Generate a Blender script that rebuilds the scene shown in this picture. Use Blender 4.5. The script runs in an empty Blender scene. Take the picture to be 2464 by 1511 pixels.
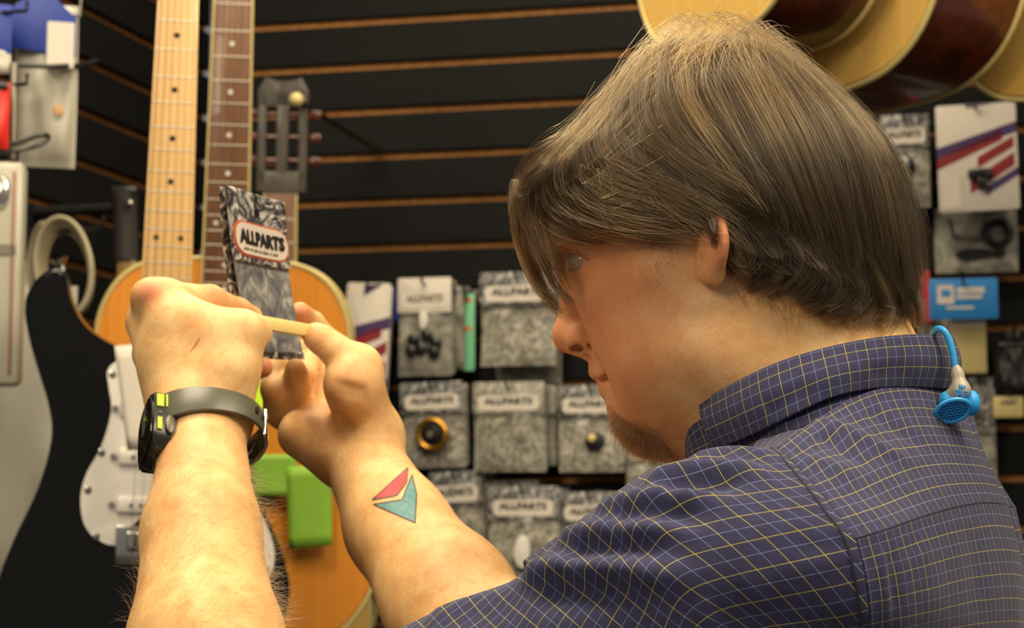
import bpy, bmesh, math, random
import numpy as np
from mathutils import Vector, Matrix
from mathutils.bvhtree import BVHTree
random.seed(7)
RNG = np.random.default_rng(11)
S = bpy.context.scene
COL = S.collection
# ------------------------------------------------------------------ camera
F_PX, PITCH, CAM_Z = 4600.0, math.radians(5.8), 1.35
FWD = np.array([0, math.cos(PITCH), math.sin(PITCH)])
UPV = np.array([0, -math.sin(PITCH), math.cos(PITCH)])
RGT = np.array([1.0, 0, 0])
CAM = np.array([0.0, 0.0, CAM_Z])
cam = bpy.data.cameras.new('camera'); camo = bpy.data.objects.new('camera', cam); COL.objects.link(camo)
camo.location = CAM; camo.rotation_euler = (math.pi/2 + PITCH, 0, 0)
cam.sensor_width = 36.0; cam.lens = F_PX/2464*36.0
cam.clip_start = 0.02; cam.clip_end = 60
cam.dof.use_dof = True; cam.dof.focus_distance = 0.968; cam.dof.aperture_fstop = 15.5
S.camera = camo
# ------------------------------------------------------------------ light and exposure
w = bpy.data.worlds.new('world'); S.world = w; w.use_nodes = True
w.node_tree.nodes['Background'].inputs[0].default_value = (1.0, 0.91, 0.80, 1)
w.node_tree.nodes['Background'].inputs[1].default_value = 0.17
def area(name, loc, target, size, size_y, power, col):
    l = bpy.data.lights.new(name, 'AREA'); l.shape = 'RECTANGLE'; l.size = size; l.size_y = size_y
    l.energy = power; l.color = col
    o = bpy.data.objects.new(name, l); COL.objects.link(o); o.location = loc
    o.rotation_euler = (Vector(target) - Vector(loc)).to_track_quat('-Z', 'Y').to_euler()
    return o
WARM = (1.0, 0.84, 0.59)
area('overhead_area_light', (0.55, 0.62, 2.62), (-0.05, 1.15, 1.3), 0.6, 1.2, 27, WARM)
area('overhead_area_light', (-1.15, -0.35, 2.62), (-0.3, 1.2, 1.2), 0.6, 1.2, 23, WARM)  # added fill behind the camera at left, brightens the face; no known lamp
area('overhead_area_light', (-0.45, 1.15, 2.62), (-0.45, 1.15, 0.0), 0.6, 0.6, 17, WARM)
area('overhead_area_light', (1.05, 1.1, 2.62), (0.9, 1.1, 0.0), 0.6, 1.2, 6.5, WARM)
area('overhead_area_light', (-0.15, 2.2, 2.62), (-0.15, 2.3, 0.0), 1.2, 0.6, 15, WARM)
S.view_settings.view_transform = 'Standard'; S.view_settings.look = 'None'
S.view_settings.exposure = 0.36; S.view_settings.gamma = 1.0
S.view_settings.use_curve_mapping = False
S.cycles.max_bounces = 6; S.cycles.diffuse_bounces = 3; S.cycles.glossy_bounces = 3
S.cycles.transmission_bounces = 4; S.cycles.transparent_max_bounces = 8
S.cycles.caustics_reflective = False; S.cycles.caustics_refractive = False
S.cycles.use_adaptive_sampling = True; S.cycles.adaptive_threshold = 0.02
# ------------------------------------------------------------------ pixel <-> place
def ray(px, py):
    return FWD + (px-1232.0)/F_PX*RGT + (755.5-py)/F_PX*UPV
def Q(px, py, d):                       # the point seen at a pixel, d metres deep
    return CAM + d*ray(px, py)
def proj(p):
    p = np.asarray(p, float) - CAM
    z = p@FWD
    return np.stack([1232 + F_PX*(p@RGT)/z, 755.5 - F_PX*(p@UPV)/z, z], -1)
PSI = math.radians(25)
FB = np.array([-math.cos(PSI), math.sin(PSI), 0.0])      # the way the man faces
LB = np.array([-math.sin(PSI), -math.cos(PSI), 0.0])     # towards his left
UB = np.array([0, 0, 1.0])
HC = Q(1690, 478, 1.10)
def H(px, py, t=0.0):                   # point at a pixel, t mm to the left of his middle plane
    r = ray(px, py)
    s = ((HC + LB*t*1e-3 - CAM)@LB)/(r@LB)
    return CAM + s*r
def mirror(p):
    p = np.asarray(p, float)
    return p - 2*((p-HC)@LB)[..., None]*LB
def onplane(px, py, p0, n):
    r = ray(px, py)
    return CAM + r*(((p0-CAM)@n)/(r@n))
# ------------------------------------------------------------------ objects
def world(o):
    return o.matrix_basis.copy() if o.parent is None else world(o.parent) @ o.matrix_parent_inverse @ o.matrix_basis
def link(name, data, parent=None):
    o = bpy.data.objects.new(name, data); COL.objects.link(o)
    if parent is not None:
        o.parent = parent
        o.matrix_parent_inverse = world(parent).inverted()
    return o
def tag(o, label=None, cat=None, group=None, kind=None):
    if label: o['label'] = label
    if cat: o['category'] = cat
    if group: o['group'] = group
    if kind: o['kind'] = kind
    return o
def empty(name, loc, rot=None):
    o = bpy.data.objects.new(name, None); COL.objects.link(o); o.empty_display_size = 0.05
    m = Matrix.Translation(Vector(loc))
    if rot is not None: m = m @ rot.to_4x4()
    o.matrix_basis = m
    return o
def mesh(name, v, f, mat=None, parent=None, smooth=True, local=False):
    me = bpy.data.meshes.new(name)
    me.from_pydata([tuple(map(float, p)) for p in v], [], [tuple(map(int, q)) for q in f]); me.update()
    if mat: me.materials.append(mat)
    if smooth: me.polygons.foreach_set('use_smooth', [True]*len(me.polygons))
    if local:
        o = bpy.data.objects.new(name, me); COL.objects.link(o); o.parent = parent
        return o
    return link(name, me, parent)
def meshnp(name, v, quads, mat=None, parent=None, smooth=True):
    me = bpy.data.meshes.new(name); v = np.asarray(v, np.float32); q = np.asarray(quads, np.int32)
    k = q.shape[1]
    me.vertices.add(len(v)); me.vertices.foreach_set('co', v.ravel())
    me.loops.add(q.size); me.loops.foreach_set('vertex_index', q.ravel())
    me.polygons.add(len(q)); me.polygons.foreach_set('loop_start', np.arange(0, q.size, k, dtype=np.int32))
    me.polygons.foreach_set('use_smooth', np.full(len(q), smooth))
    me.update(calc_edges=True); me.validate()
    if mat: me.materials.append(mat)
    return link(name, me, parent)
class G:                                # gathers simple solids into ONE mesh
    def __init__(s): s.bm = bmesh.new()
    def box(s, c, sx, sy, sz, R=None, bev=0.0, seg=2):
        m = Matrix.Translation(Vector(c)) @ (R.to_4x4() if R is not None else Matrix()) @ Matrix.Diagonal((sx, sy, sz, 1))
        g = bmesh.ops.create_cube(s.bm, size=1, matrix=m)
        if bev > 0:
            ed = list({e for v in g['verts'] for e in v.link_edges})
            bmesh.ops.bevel(s.bm, geom=ed, offset=bev, segments=seg, profile=0.5, affect='EDGES')
        return s
    def tube(s, pts, r, n=10, closed=False, flat=None):
        pts = [Vector(p) for p in pts]; N = len(pts); rs = r if isinstance(r, (list, tuple, np.ndarray)) else [r]*N
        rings = []; ref = None
        for i, p in enumerate(pts):
            a = pts[(i-1) % N] if (closed or i > 0) else p
            b = pts[(i+1) % N] if (closed or i < N-1) else p
            t = (b-a).normalized()
            if ref is None: ref = t.orthogonal().normalized()
            ref = (ref - t*ref.dot(t)).normalized(); bi = t.cross(ref)
            rings.append([s.bm.verts.new(p + (ref*math.cos(2*math.pi*j/n) + bi*math.sin(2*math.pi*j/n))*rs[i]) for j in range(n)])
        for i in range(N if closed else N-1):
            A, B = rings[i], rings[(i+1) % N]
            for j in range(n):
                s.bm.faces.new((A[j], A[(j+1) % n], B[(j+1) % n], B[j]))
        if not closed:
            s.bm.faces.new(rings[0][::-1]); s.bm.faces.new(rings[-1])
        return s
    def lathe(s, prof, n=24, M=Matrix()):      # prof: (radius, height) from bottom to top, about M's z
        rings = [[s.bm.verts.new(M @ Vector((r*math.cos(2*math.pi*j/n), r*math.sin(2*math.pi*j/n), h))) for j in range(n)] for r, h in prof]
        for A, B in zip(rings, rings[1:]):
            for j in range(n): s.bm.faces.new((A[j], A[(j+1) % n], B[(j+1) % n], B[j]))
        s.bm.faces.new(rings[0][::-1]); s.bm.faces.new(rings[-1])
        return s
    def prism(s, poly, h0, h1, M=Matrix(), bev=0.0, seg=2):   # poly: (x, y) outline, anticlockwise
        A = [s.bm.verts.new(M @ Vector((x, y, h0))) for x, y in poly]; B = [s.bm.verts.new(M @ Vector((x, y, h1))) for x, y in poly]
        n = len(poly); fa = s.bm.faces.new(A[::-1]); fb = s.bm.faces.new(B)
        for j in range(n): s.bm.faces.new((A[j], A[(j+1) % n], B[(j+1) % n], B[j]))
        if bev > 0:
            bmesh.ops.bevel(s.bm, geom=list(fa.edges)+list(fb.edges), offset=bev, segments=seg, profile=0.5, affect='EDGES')
        return s
    def make(s, name, mat, parent=None, smooth=True, local=False, angle=40):
        bmesh.ops.recalc_face_normals(s.bm, faces=s.bm.faces)
        me = bpy.data.meshes.new(name); s.bm.to_mesh(me); s.bm.free()
        if mat: me.materials.append(mat)
        if smooth:
            me.polygons.foreach_set('use_smooth', [True]*len(me.polygons))
            try: me.set_sharp_from_angle(angle=math.radians(angle))
            except Exception: pass
        if local:
            o = bpy.data.objects.new(name, me); COL.objects.link(o); o.parent = parent
            return o
        return link(name, me, parent)
# ------------------------------------------------------------------ materials
class NT:
    def __init__(s, name):
        s.m = bpy.data.materials.new(name); s.m.use_nodes = True; s.t = s.m.node_tree
        s.b = s.t.nodes['Principled BSDF']; s.out = s.t.nodes['Material Output']
    def n(s, typ, **kw):
        nd = s.t.nodes.new(typ)
        for k, v in kw.items():
            if k.startswith('i_'): nd.inputs[int(k[2:])].default_value = v
            else: setattr(nd, k, v)
        return nd
    def l(s, a, b): s.t.links.new(a, b)
    def math(s, op, a, b=None, c=None, clamp=False):
        nd = s.t.nodes.new('ShaderNodeMath'); nd.operation = op; nd.use_clamp = clamp
        for i, x in enumerate((a, b, c)):
            if x is None: continue
            if isinstance(x, (int, float)): nd.inputs[i].default_value = x
            else: s.l(x, nd.inputs[i])
        return nd.outputs[0]
    def mix(s, fac, a, b):
        nd = s.t.nodes.new('ShaderNodeMix'); nd.data_type = 'RGBA'
        for i, x in ((0, fac), (6, a), (7, b)):
            if isinstance(x, (int, float)): nd.inputs[i].default_value = x
            elif isinstance(x, tuple): nd.inputs[i].default_value = (*x[:3], 1)
            else: s.l(x, nd.inputs[i])
        return nd.outputs[2]
    def coord(s, kind='Object', scale=(1, 1, 1), rot=(0, 0, 0)):
        tc = s.n('ShaderNodeTexCoord'); mp = s.n('ShaderNodeMapping'); mp.inputs['Scale'].default_value = scale; mp.inputs['Rotation'].default_value = rot
        s.l(tc.outputs[kind], mp.inputs[0]); return mp.outputs[0]
    def noise(s, vec, scale, detail=4, rough=0.5, dist=0.0):
        nd = s.n('ShaderNodeTexNoise'); nd.inputs['Scale'].default_value = scale; nd.inputs['Detail'].default_value = detail
        nd.inputs['Roughness'].default_value = rough; nd.inputs['Distortion'].default_value = dist
        if vec is not None: s.l(vec, nd.inputs['Vector'])
        return nd.outputs['Fac']
    def ramp(s, fac, stops):
        nd = s.n('ShaderNodeValToRGB'); s.l(fac, nd.inputs[0]); e = nd.color_ramp.elements
        while len(e) < len(stops): e.new(0.5)
        for x, (p, c) in zip(e, stops): x.position = p; x.color = (*c[:3], 1)
        return nd.outputs[0]
    def bump(s, h, strength=0.3, dist=0.001):
        nd = s.n('ShaderNodeBump'); nd.inputs['Strength'].default_value = strength; nd.inputs['Distance'].default_value = dist
        s.l(h, nd.inputs['Height']); s.l(nd.outputs[0], s.b.inputs['Normal'])
    def set(s, **kw):
        names = dict(rough='Roughness', metal='Metallic', spec='Specular IOR Level', coat='Coat Weight', coatr='Coat Roughness', trans='Transmission Weight', ior='IOR', alpha='Alpha', sss='Subsurface Weight', sheen='Sheen Weight')
        for k, v in kw.items():
            i = s.b.inputs[names[k]]
            if isinstance(v, (int, float)): i.default_value = v
            else: s.l(v, i)
        return s
    def col(s, c):
        if isinstance(c, tuple): s.b.inputs['Base Color'].default_value = (*c[:3], 1)
        else: s.l(c, s.b.inputs['Base Color'])
        return s
def lin(r, g, b):
    f = lambda c: (c/255/12.92) if c/255 <= 0.04045 else ((c/255+0.055)/1.055)**2.4
    return (f(r), f(g), f(b))
_mc = {}
def plain(name, c, rough=0.5, metal=0.0, var=0.12, scale=40, bump=0.0, **kw):
    if name in _mc: return _mc[name]
    t = NT(name); v = t.noise(t.coord(), scale, 5, 0.6)
    d = tuple(max(0, x*(1-var)) for x in c); e = tuple(min(1, x*(1+var)) for x in c)
    t.col(t.ramp(v, [(0.3, d), (0.7, e)])); t.set(rough=rough, metal=metal, **kw)
    if bump: t.bump(v, bump)
    _mc[name] = t.m
    return t.m
def catmull(P, n):
    P = np.asarray(P, float); k = len(P)
    if k == 2: return P[0] + np.linspace(0, 1, n)[:, None]*(P[1]-P[0])
    E = np.vstack([2*P[0]-P[1], P, 2*P[-1]-P[-2]])
    u = np.linspace(0, k-1-1e-9, n); i = u.astype(int); t = (u-i)[:, None]
    a, b, c, d = E[i], E[i+1], E[i+2], E[i+3]
    return 0.5*(2*b + (c-a)*t + (2*a-5*b+4*c-d)*t**2 + (3*b-a-3*c+d)*t**3)
# ================================================================== the shop: slatted walls, floor, ceiling
CORNER = np.array([-0.513, 3.183, 0.0])
WR_ = np.array([0.9744, -0.2250, 0.0]); NB = np.array([-0.2250, -0.9744, 0.0])        # back wall: along it to the right, out of it
WLF = np.array([-0.2620, -0.9651, 0.0]); NL = np.array([0.9651, -0.2620, 0.0])        # left wall: along it towards us, out of it
def WB(px, py, off=0.0): return onplane(px, py, CORNER + NB*off, NB)
def WL_(px, py, off=0.0): return onplane(px, py, CORNER + NL*off, NL)
def frame3(x, y, z): return Matrix((tuple(x), tuple(y), tuple(z))).transposed()
mdf = NT('raw_fibreboard'); n_ = mdf.noise(mdf.coord(), 90, 5, 0.6)
mdf.col(mdf.ramp(n_, [(0.3, lin(152, 98, 44)), (0.7, lin(186, 130, 68))])); mdf.set(rough=0.75); MDF = mdf.m
lam = NT('black_laminate'); n_ = lam.noise(lam.coord('Object', (2, 14, 14)), 60, 4, 0.6)
lam.col(lam.ramp(n_, [(0.3, lin(14, 15, 16)), (0.7, lin(21, 22, 23))])); lam.set(rough=0.65, spec=0.15); lam.bump(n_, 0.12, 0.0004); LAM = lam.m
PITCHZ = 0.0762
ZG = WB(1000, 372)[2] % PITCHZ
def slat_wall(name, along, nrm, length, lab):
    c = CORNER + along*(length/2) - nrm*0.022 + UB*1.35
    R = frame3(along, nrm, UB)
    base = G().box(c, length, 0.024, 2.70, R).make(name, MDF)
    tag(base, lab, kind='structure')
    sm = None
    k0 = int(0.12/PITCHZ)
    for k in range(k0, 35):
        z = ZG + k*PITCHZ
        if z > 2.62: break
        if sm is None:
            o = G().box((0, 0, 0), length-0.004, 0.012, PITCHZ-0.0118, bev=0.0016, seg=1).make('slat', LAM, smooth=False)
            sm = o.data
        else:
            o = bpy.data.objects.new('slat', sm); COL.objects.link(o)
        o.matrix_basis = Matrix.Translation(Vector(CORNER + along*(length/2) - nrm*0.004 + UB*(z+PITCHZ/2))) @ R.to_4x4()
        o.parent = base
    return base
wall_back = slat_wall('wall_back', WR_, NB, 2.9, 'black slatted display wall with brown grooves behind the hanging packets')
wall_left = slat_wall('wall_left', WLF, NL, 2.6, 'black slatted display wall on the left behind the electric guitar')
carpet = plain('grey_carpet', lin(72, 66, 58), 0.95, var=0.3, scale=220, bump=0.4)
tag(G().box((0.6, 1.6, -0.02), 4.6, 4.6, 0.04).make('floor', carpet), 'grey carpeted shop floor', kind='structure')
tile = plain('ceiling_tile_white', lin(205, 198, 184), 0.9, var=0.06, scale=60)
tag(G().box((0.6, 1.6, 2.74), 4.6, 4.6, 0.04).make('ceiling', tile), 'off-white ceiling', kind='structure')
# ------------------------------------------------------------------ shared materials
CHROME = plain('chrome', (0.62, 0.61, 0.58), 0.16, 1.0, var=0.04)
NICKEL = plain('dull_nickel', (0.46, 0.43, 0.36), 0.42, 1.0, var=0.05)
STEEL = plain('dark_steel_wire', (0.05, 0.05, 0.05), 0.35, 0.8)
BLACKP = plain('black_plastic', (0.012, 0.012, 0.013), 0.3)
WHITEP = plain('white_plastic', lin(232, 228, 222), 0.35, var=0.04)
CREAM = plain('cream_bone', lin(238, 214, 138), 0.4, var=0.05)
def wood(name, c1, c2, scale=(60, 4, 60), rough=0.35, coat=0.3, detail=6):
    t = NT(name); v = t.noise(t.coord('Object', scale), 2.0, detail, 0.65, 0.6)
    t.col(t.ramp(v, [(0.28, c1), (0.72, c2)])); t.set(rough=rough, coat=coat); return t.m
MAPLE = wood('pale_maple', lin(226, 178, 112), lin(240, 200, 138))
ROSE = wood('rosewood', lin(92, 56, 30), lin(132, 88, 52), (140, 6, 140))
SPRUCE = wood('amber_spruce', lin(214, 132, 34), lin(236, 156, 52), (120, 2, 60))
PALE = wood('pale_spruce', lin(204, 164, 84), lin(222, 184, 104), (120, 2, 60))
MAHOG = wood('dark_mahogany', lin(44, 18, 10), lin(104, 44, 24), (18, 5, 18), 0.25, 0.5)
TAN = wood('tan_wood', lin(150, 116, 64), lin(176, 140, 84))
GREYW = wood('weathered_grey_wood', lin(56, 54, 52), lin(92, 84, 76), (40, 10, 40), 0.5, 0.1)
GLOSSB = plain('gloss_black_lacquer', (0.004, 0.004, 0.004), 0.16, var=0.05, spec=0.35)
BIND = plain('cream_binding', lin(206, 190, 128), 0.4, var=0.04)
# ------------------------------------------------------------------ guitars
class Flat:                             # an instrument's own flat frame: x to its right, y up the neck, z out of its face
    def __init__(s, org, up, face):
        s.o = np.asarray(org, float); y = np.asarray(up, float); s.y = y/np.linalg.norm(y)
        z = np.asarray(face, float); z = z - (z@s.y)*s.y; s.z = z/np.linalg.norm(z); s.x = np.cross(s.y, s.z)
        s.M = Matrix.Translation(Vector(s.o)) @ frame3(s.x, s.y, s.z).to_4x4()
    def px(s, *q):                      # picture points -> the frame's x, y
        out = []
        for p in q:
            w = onplane(p[0], p[1], s.o, s.z) - s.o; out.append((w@s.x, w@s.y))
        return np.array(out)
def smooth_outline(P, n=120):
    P = np.asarray(P, float); k = len(P)
    E = np.vstack([P[-2:], P, P[:3]]); u = np.linspace(2, k+2, n, endpoint=False); i = u.astype(int); t = (u-i)[:, None]
    a, b, c, d = E[i-1], E[i], E[i+1], E[i+2]
    q = 0.5*(2*b + (c-a)*t + (2*a-5*b+4*c-d)*t**2 + (3*b-a-3*c+d)*t**3)
    A = 0.5*np.sum(q[:, 0]*np.roll(q[:, 1], -1)-np.roll(q[:, 0], -1)*q[:, 1])
    return q if A > 0 else q[::-1]
def part(g, name, mat, root, **kw): return g.make(name, mat, root, local=True, **kw)
def fretted_neck(root, xs0, xs1, y_nut, y_end, scale, nf, board, neckm, z0, dots, doubles, inlay, bound=None, thick=0.006, fz=0.0):
    def half(y): t = (y_nut-y)/(y_nut-y_end); return xs0 + (xs1-xs0)*t
    h0, h1 = half(y_nut), half(y_end)
    part(G().prism([(-h1, y_end), (h1, y_end), (h0, y_nut), (-h0, y_nut)], z0, z0+thick, bev=0.0008), 'fretboard', board, root)
    if bound:
        for s in (-1, 1):
            q = [(s*h1, y_end), (s*(h1+0.0022), y_end), (s*(h0+0.0022), y_nut), (s*h0, y_nut)]
            part(G().prism(q if s > 0 else q[::-1], z0-0.0005, z0+thick+0.0004), 'binding', bound, root)
    pos = lambda n: y_nut - scale*(1-2**(-n/12))
    for n in range(1, nf+1):
        y = pos(n); h = half(y)-0.0006
        if y < y_end: break
        part(G().tube([(-h, y, z0+thick), (h, y, z0+thick)], 0.0009, 6), 'fret', NICKEL, root)
    for n in dots:
        y = (pos(n)+pos(n-1))/2; h = half(y)
        if y < y_end+0.004: break
        for x in ((-h*0.5, h*0.5) if n in doubles else (0,)):
            part(G().lathe([(0.0031, 0), (0.0031, 0.0005)], 14, Matrix.Translation((x, y, z0+thick))), 'inlay', inlay, root)
    # rounded back of the neck
    g = G(); n = 10; pr = []
    for y, hh in ((y_end, h1), (y_nut, h0)):
        pr.append([g.bm.verts.new((hh*math.cos(math.pi*(1+j/n)), y, z0 + 0.019*math.sin(math.pi*(1+j/n)))) for j in range(n+1)])
    for j in range(n): g.bm.faces.new((pr[0][j], pr[0][j+1], pr[1][j+1], pr[1][j]))
    g.bm.faces.new(pr[0][::-1]); g.bm.faces.new(pr[1]); g.bm.faces.new((pr[0][0], pr[1][0], pr[1][-1], pr[0][-1]))
    part(g, 'neck', neckm, root)
def strings_of(root, y0, w0, y1, w1, z, mat, n=6):
    for k in range(n):
        a = -1+2*k/(n-1)
        part(G().tube([(a*w0, y0, z), (a*w1, y1, z)], 0.00055-0.00005*k, 5), 'string', mat, root)
def tuner(root, x, y, z, side, mat):
    o = part(G().lathe([(0.005, -0.012), (0.005, 0.004), (0.004, 0.012)], 12, Matrix.Translation((x, y, z))).tube([(x, y, z-0.010), (x+side*0.024, y, z-0.010)], 0.002, 8)
             .box((x+side*0.030, y, z-0.010), 0.014, 0.018, 0.008, bev=0.003), 'tuner', mat, root)
    return o
# --- the black electric guitar
fr = Flat(Q(376, 1285, 2.08), Q(405, 590, 2.08)-Q(376, 1285, 2.08), np.array([0.16, -1, 0.02]))
eg = empty('electric_guitar', fr.o, frame3(fr.x, fr.y, fr.z))
tag(eg, 'black electric guitar with white pickguard and maple neck, hanging behind the watch arm', 'guitar')
OUT = fr.px((142, 646), (105, 655), (68, 702), (60, 752), (72, 822), (92, 892), (118, 980), (123, 1058), (92, 1172), (38, 1287), (2, 1377), (-15, 1450), (0, 1540), (60, 1610), (170, 1660), (330, 1680), (480, 1665), (600, 1610),
            (670, 1530), (697, 1430), (682, 1340), (640, 1240), (596, 1150), (574, 1060), (575, 970), (598, 890), (612, 825), (600, 778), (570, 775), (530, 805), (490, 838), (450, 848), (400, 848), (345, 846), (300, 838), (259, 823), (205, 783), (172, 725), (160, 672))
part(G().prism(smooth_outline(OUT, 160), -0.042, 0.0, bev=0.005, seg=3), 'body', GLOSSB, eg)
PGO = fr.px((262, 885), (262, 930), (268, 990), (243, 1076), (207, 1142), (194, 1205), (207, 1270), (241, 1300), (285, 1310), (330, 1250), (390, 1240), (440, 1260), (470, 1330), (520, 1400), (590, 1420), (640, 1395), (660, 1345), (648, 1280), (604, 1190), (560, 1080), (548, 990), (560, 900), (540, 850), (470, 850), (400, 850), (320, 852))
pgp = part(G().prism(smooth_outline(PGO, 120), 0.0, 0.0025, bev=0.0008), 'pickguard', WHITEP, eg)
for q in fr.px((272, 900), (245, 1088), (212, 1178), (232, 1290), (560, 1100), (640, 1370)):
    part(G().lathe([(0.004, 0.0025), (0.004, 0.0035), (0.002, 0.0042)], 12, Matrix.Translation((q[0], q[1], 0))), 'screw', CHROME, eg)
for py in (985, 1100, 1215):
    q = fr.px((384-0.04*(py-985)/1, py))[0]
    p_ = part(G().box((q[0], q[1], 0.0045), 0.084, 0.018, 0.008, bev=0.004), 'pickup', WHITEP, eg)
    for k in range(6):
        part(G().lathe([(0.0024, 0.0085), (0.0024, 0.0095)], 10, Matrix.Translation((q[0]-0.026+0.0104*k, q[1], 0))), 'pole_piece', CHROME, eg)
    for s in (-1, 1): part(G().lathe([(0.0032, 0.002), (0.0032, 0.006)], 10, Matrix.Translation((q[0]+s*0.047, q[1], 0))), 'screw', CHROME, eg)
br = part(G().box((0, -0.012, 0.005), 0.085, 0.042, 0.004, bev=0.001), 'bridge', CHROME, eg)
for k in range(6):
    part(G().box((-0.026+0.0104*k, -0.008, 0.010), 0.0095, 0.022, 0.008, bev=0.0015), 'saddle', CHROME, eg)
yn = fr.px((425, -98))[0][1]; ye = fr.px((393, 869))[0][1]
fretted_neck(eg, 0.0211, 0.0284, yn, ye, yn, 21, MAPLE, MAPLE, 0.004, [3, 5, 7, 9, 12, 15, 17, 19, 21], [12], BLACKP, thick=0.006)
strings_of(eg, 0.0, 0.026, yn, 0.0175, 0.014, CHROME)
hs = [(-0.021, yn), (0.021, yn), (0.030, yn+0.03), (0.044, yn+0.075), (0.040, yn+0.15), (0.020, yn+0.19), (-0.008, yn+0.185), (-0.024, yn+0.16), (-0.027, yn+0.05)]
part(G().prism(hs, -0.012, 0.004, bev=0.002), 'headstock', MAPLE, eg)
for k in range(6): tuner(eg, -0.014, yn+0.035+k*0.024, 0.004, -1, CHROME)
q = fr.px((148, 642))[0]
part(G().lathe([(0.004, 0), (0.0035, 0.006), (0.008, 0.012), (0.0085, 0.014)], 16, Matrix.Translation((q[0], q[1]-0.004, -0.02)) @ Matrix.Rotation(-math.pi/2, 4, 'X') @ Matrix.Rotation(-0.3, 4, 'Y')), 'strap_button', CHROME, eg)
# --- acoustic guitars
def acoustic(name, org, up, face, k, top, side, label, board=ROSE, headm=None, slotted=False, outl=None, depth=0.115, scale=0.648, bind=BIND, short=False, group=None, inl=WHITEP, nut_y=None):
    f = Flat(org, up, face); r = empty(name, f.o, frame3(f.x, f.y, f.z)); tag(r, label, 'guitar', group)
    half = outl if outl is not None else [(0.0, -0.215), (0.10, -0.207), (0.165, -0.165), (0.200, -0.085), (0.192, -0.005), (0.150, 0.075), (0.126, 0.125), (0.130, 0.175), (0.148, 0.225), (0.142, 0.262), (0.110, 0.290), (0.05, 0.302), (0.0, 0.303)]
    half = [(x*k, y*k) for x, y in half]
    o = smooth_outline(half + [(-x, y) for x, y in half[-2:0:-1]], 130)
    part(G().prism(o, -depth, 0.0, bev=0.002), 'body', side, r)
    c = o.mean(0)
    part(G().prism([tuple(c+(p-c)*0.985) for p in o], 0.0, 0.0018), 'soundboard', top, r)
    for z in (0.0005, -depth+0.0005):
        part(G().tube([(x, y, z) for x, y in o], 0.0032, 6, closed=True), 'binding', bind, r)
    ytop = max(o[:, 1]); yn_ = nut_y if nut_y else ytop + scale*(0.5546)*1.0
    sh_y = ytop - 0.16
    part(G().lathe([(0.050, 0.0018), (0.050, 0.0026)], 40, Matrix.Translation((0, sh_y, 0))), 'soundhole', BLACKP, r)
    part(G().tube([(0.055*math.cos(a), sh_y+0.055*math.sin(a), 0.002) for a in np.linspace(0, 2*math.pi, 48, endpoint=False)], 0.0022, 6, closed=True), 'rosette', bind, r)
    by = yn_ - scale
    part(G().box((0, by, 0.006), 0.15, 0.028, 0.009, bev=0.003), 'bridge', ROSE, r)
    part(G().box((0, by+0.004, 0.012), 0.074, 0.003, 0.006, bev=0.001), 'saddle', WHITEP, r)
    fretted_neck(r, 0.0225, 0.0282, yn_, sh_y+0.052, scale, 20, board, side if side is not MAHOG else MAHOG, 0.003, [3, 5, 7, 9, 12, 15, 17], [12], inl, bound=bind)
    strings_of(r, by, 0.027, yn_, 0.0185, 0.0135, CHROME)
    hm = headm or side; y = yn_
    if slotted:
        g = G()
        for s in (-1, 1):
            g.prism([(min(s*0.024, s*0.036), y+0.004), (max(s*0.024, s*0.036), y+0.004), (max(s*0.024, s*0.036), y+0.155), (min(s*0.024, s*0.036), y+0.155)], -0.018, 0.002, bev=0.002)
        g.prism([(-0.0085, y+0.03), (0.0085, y+0.03), (0.0085, y+0.15), (-0.0085, y+0.15)], -0.018, 0.002, bev=0.001)
        g.prism([(-0.025, y), (0.025, y), (0.036, y+0.034), (-0.036, y+0.034)], -0.018, 0.002, bev=0.002)
        g.prism([(-0.036, y+0.128), (0.036, y+0.128), (0.037, y+0.152), (0.026, y+0.172), (0.010, y+0.164), (-0.010, y+0.164), (-0.026, y+0.172), (-0.037, y+0.152)], -0.018, 0.002, bev=0.002)
        part(g, 'headstock', hm, r)
        for s in (-1, 1):
            for j in range(3):
                part(G().tube([(s*0.008, y+0.05+j*0.034, -0.008), (s*0.036, y+0.05+j*0.034, -0.008)], 0.0045, 10), 'roller', MAHOG, r)
                part(G().box((s*0.047, y+0.05+j*0.034, -0.010), 0.018, 0.014, 0.007, bev=0.003), 'tuner', MAHOG, r)
    else:
        part(G().prism([(-0.022, y), (0.022, y), (0.034, y+0.03), (0.038, y+0.17), (-0.038, y+0.17), (-0.034, y+0.03)], -0.016, 0.003, bev=0.002), 'headstock', hm, r)
        for s in (-1, 1):
            for j in range(3): tuner(r, s*0.026, y+0.045+j*0.045, 0.003, s, CHROME)
    return r, f, yn_
b0 = Q(522, 1300, 2.40)
half_px = [(522, 1600), (700, 1580), (840, 1500), (918, 1350), (905, 1220), (850, 1090), (815, 1000), (812, 930), (838, 850), (836, 775), (800, 695), (735, 645), (640, 628), (541, 624)]
f0 = Flat(b0, Q(564, 0, 2.40)-Q(529, 1100, 2.40), np.array([0.05, -1, 0.03]))
HPX = [(max(0.0, x), y) for x, y in f0.px(*half_px)]; HPX[0] = (0.0, HPX[0][1]); HPX[-1] = (0.0, HPX[-1][1])
ny = f0.px((566, -57))[0][1]
ag, f_ag, _ = acoustic('acoustic_guitar', b0, Q(564, 0, 2.40)-Q(529, 1100, 2.40), np.array([0.05, -1, 0.03]), 1.0, SPRUCE, MAHOG, 'amber acoustic guitar with bound rosewood fretboard behind the held packet', outl=HPX, nut_y=ny, scale=0.640)
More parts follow.
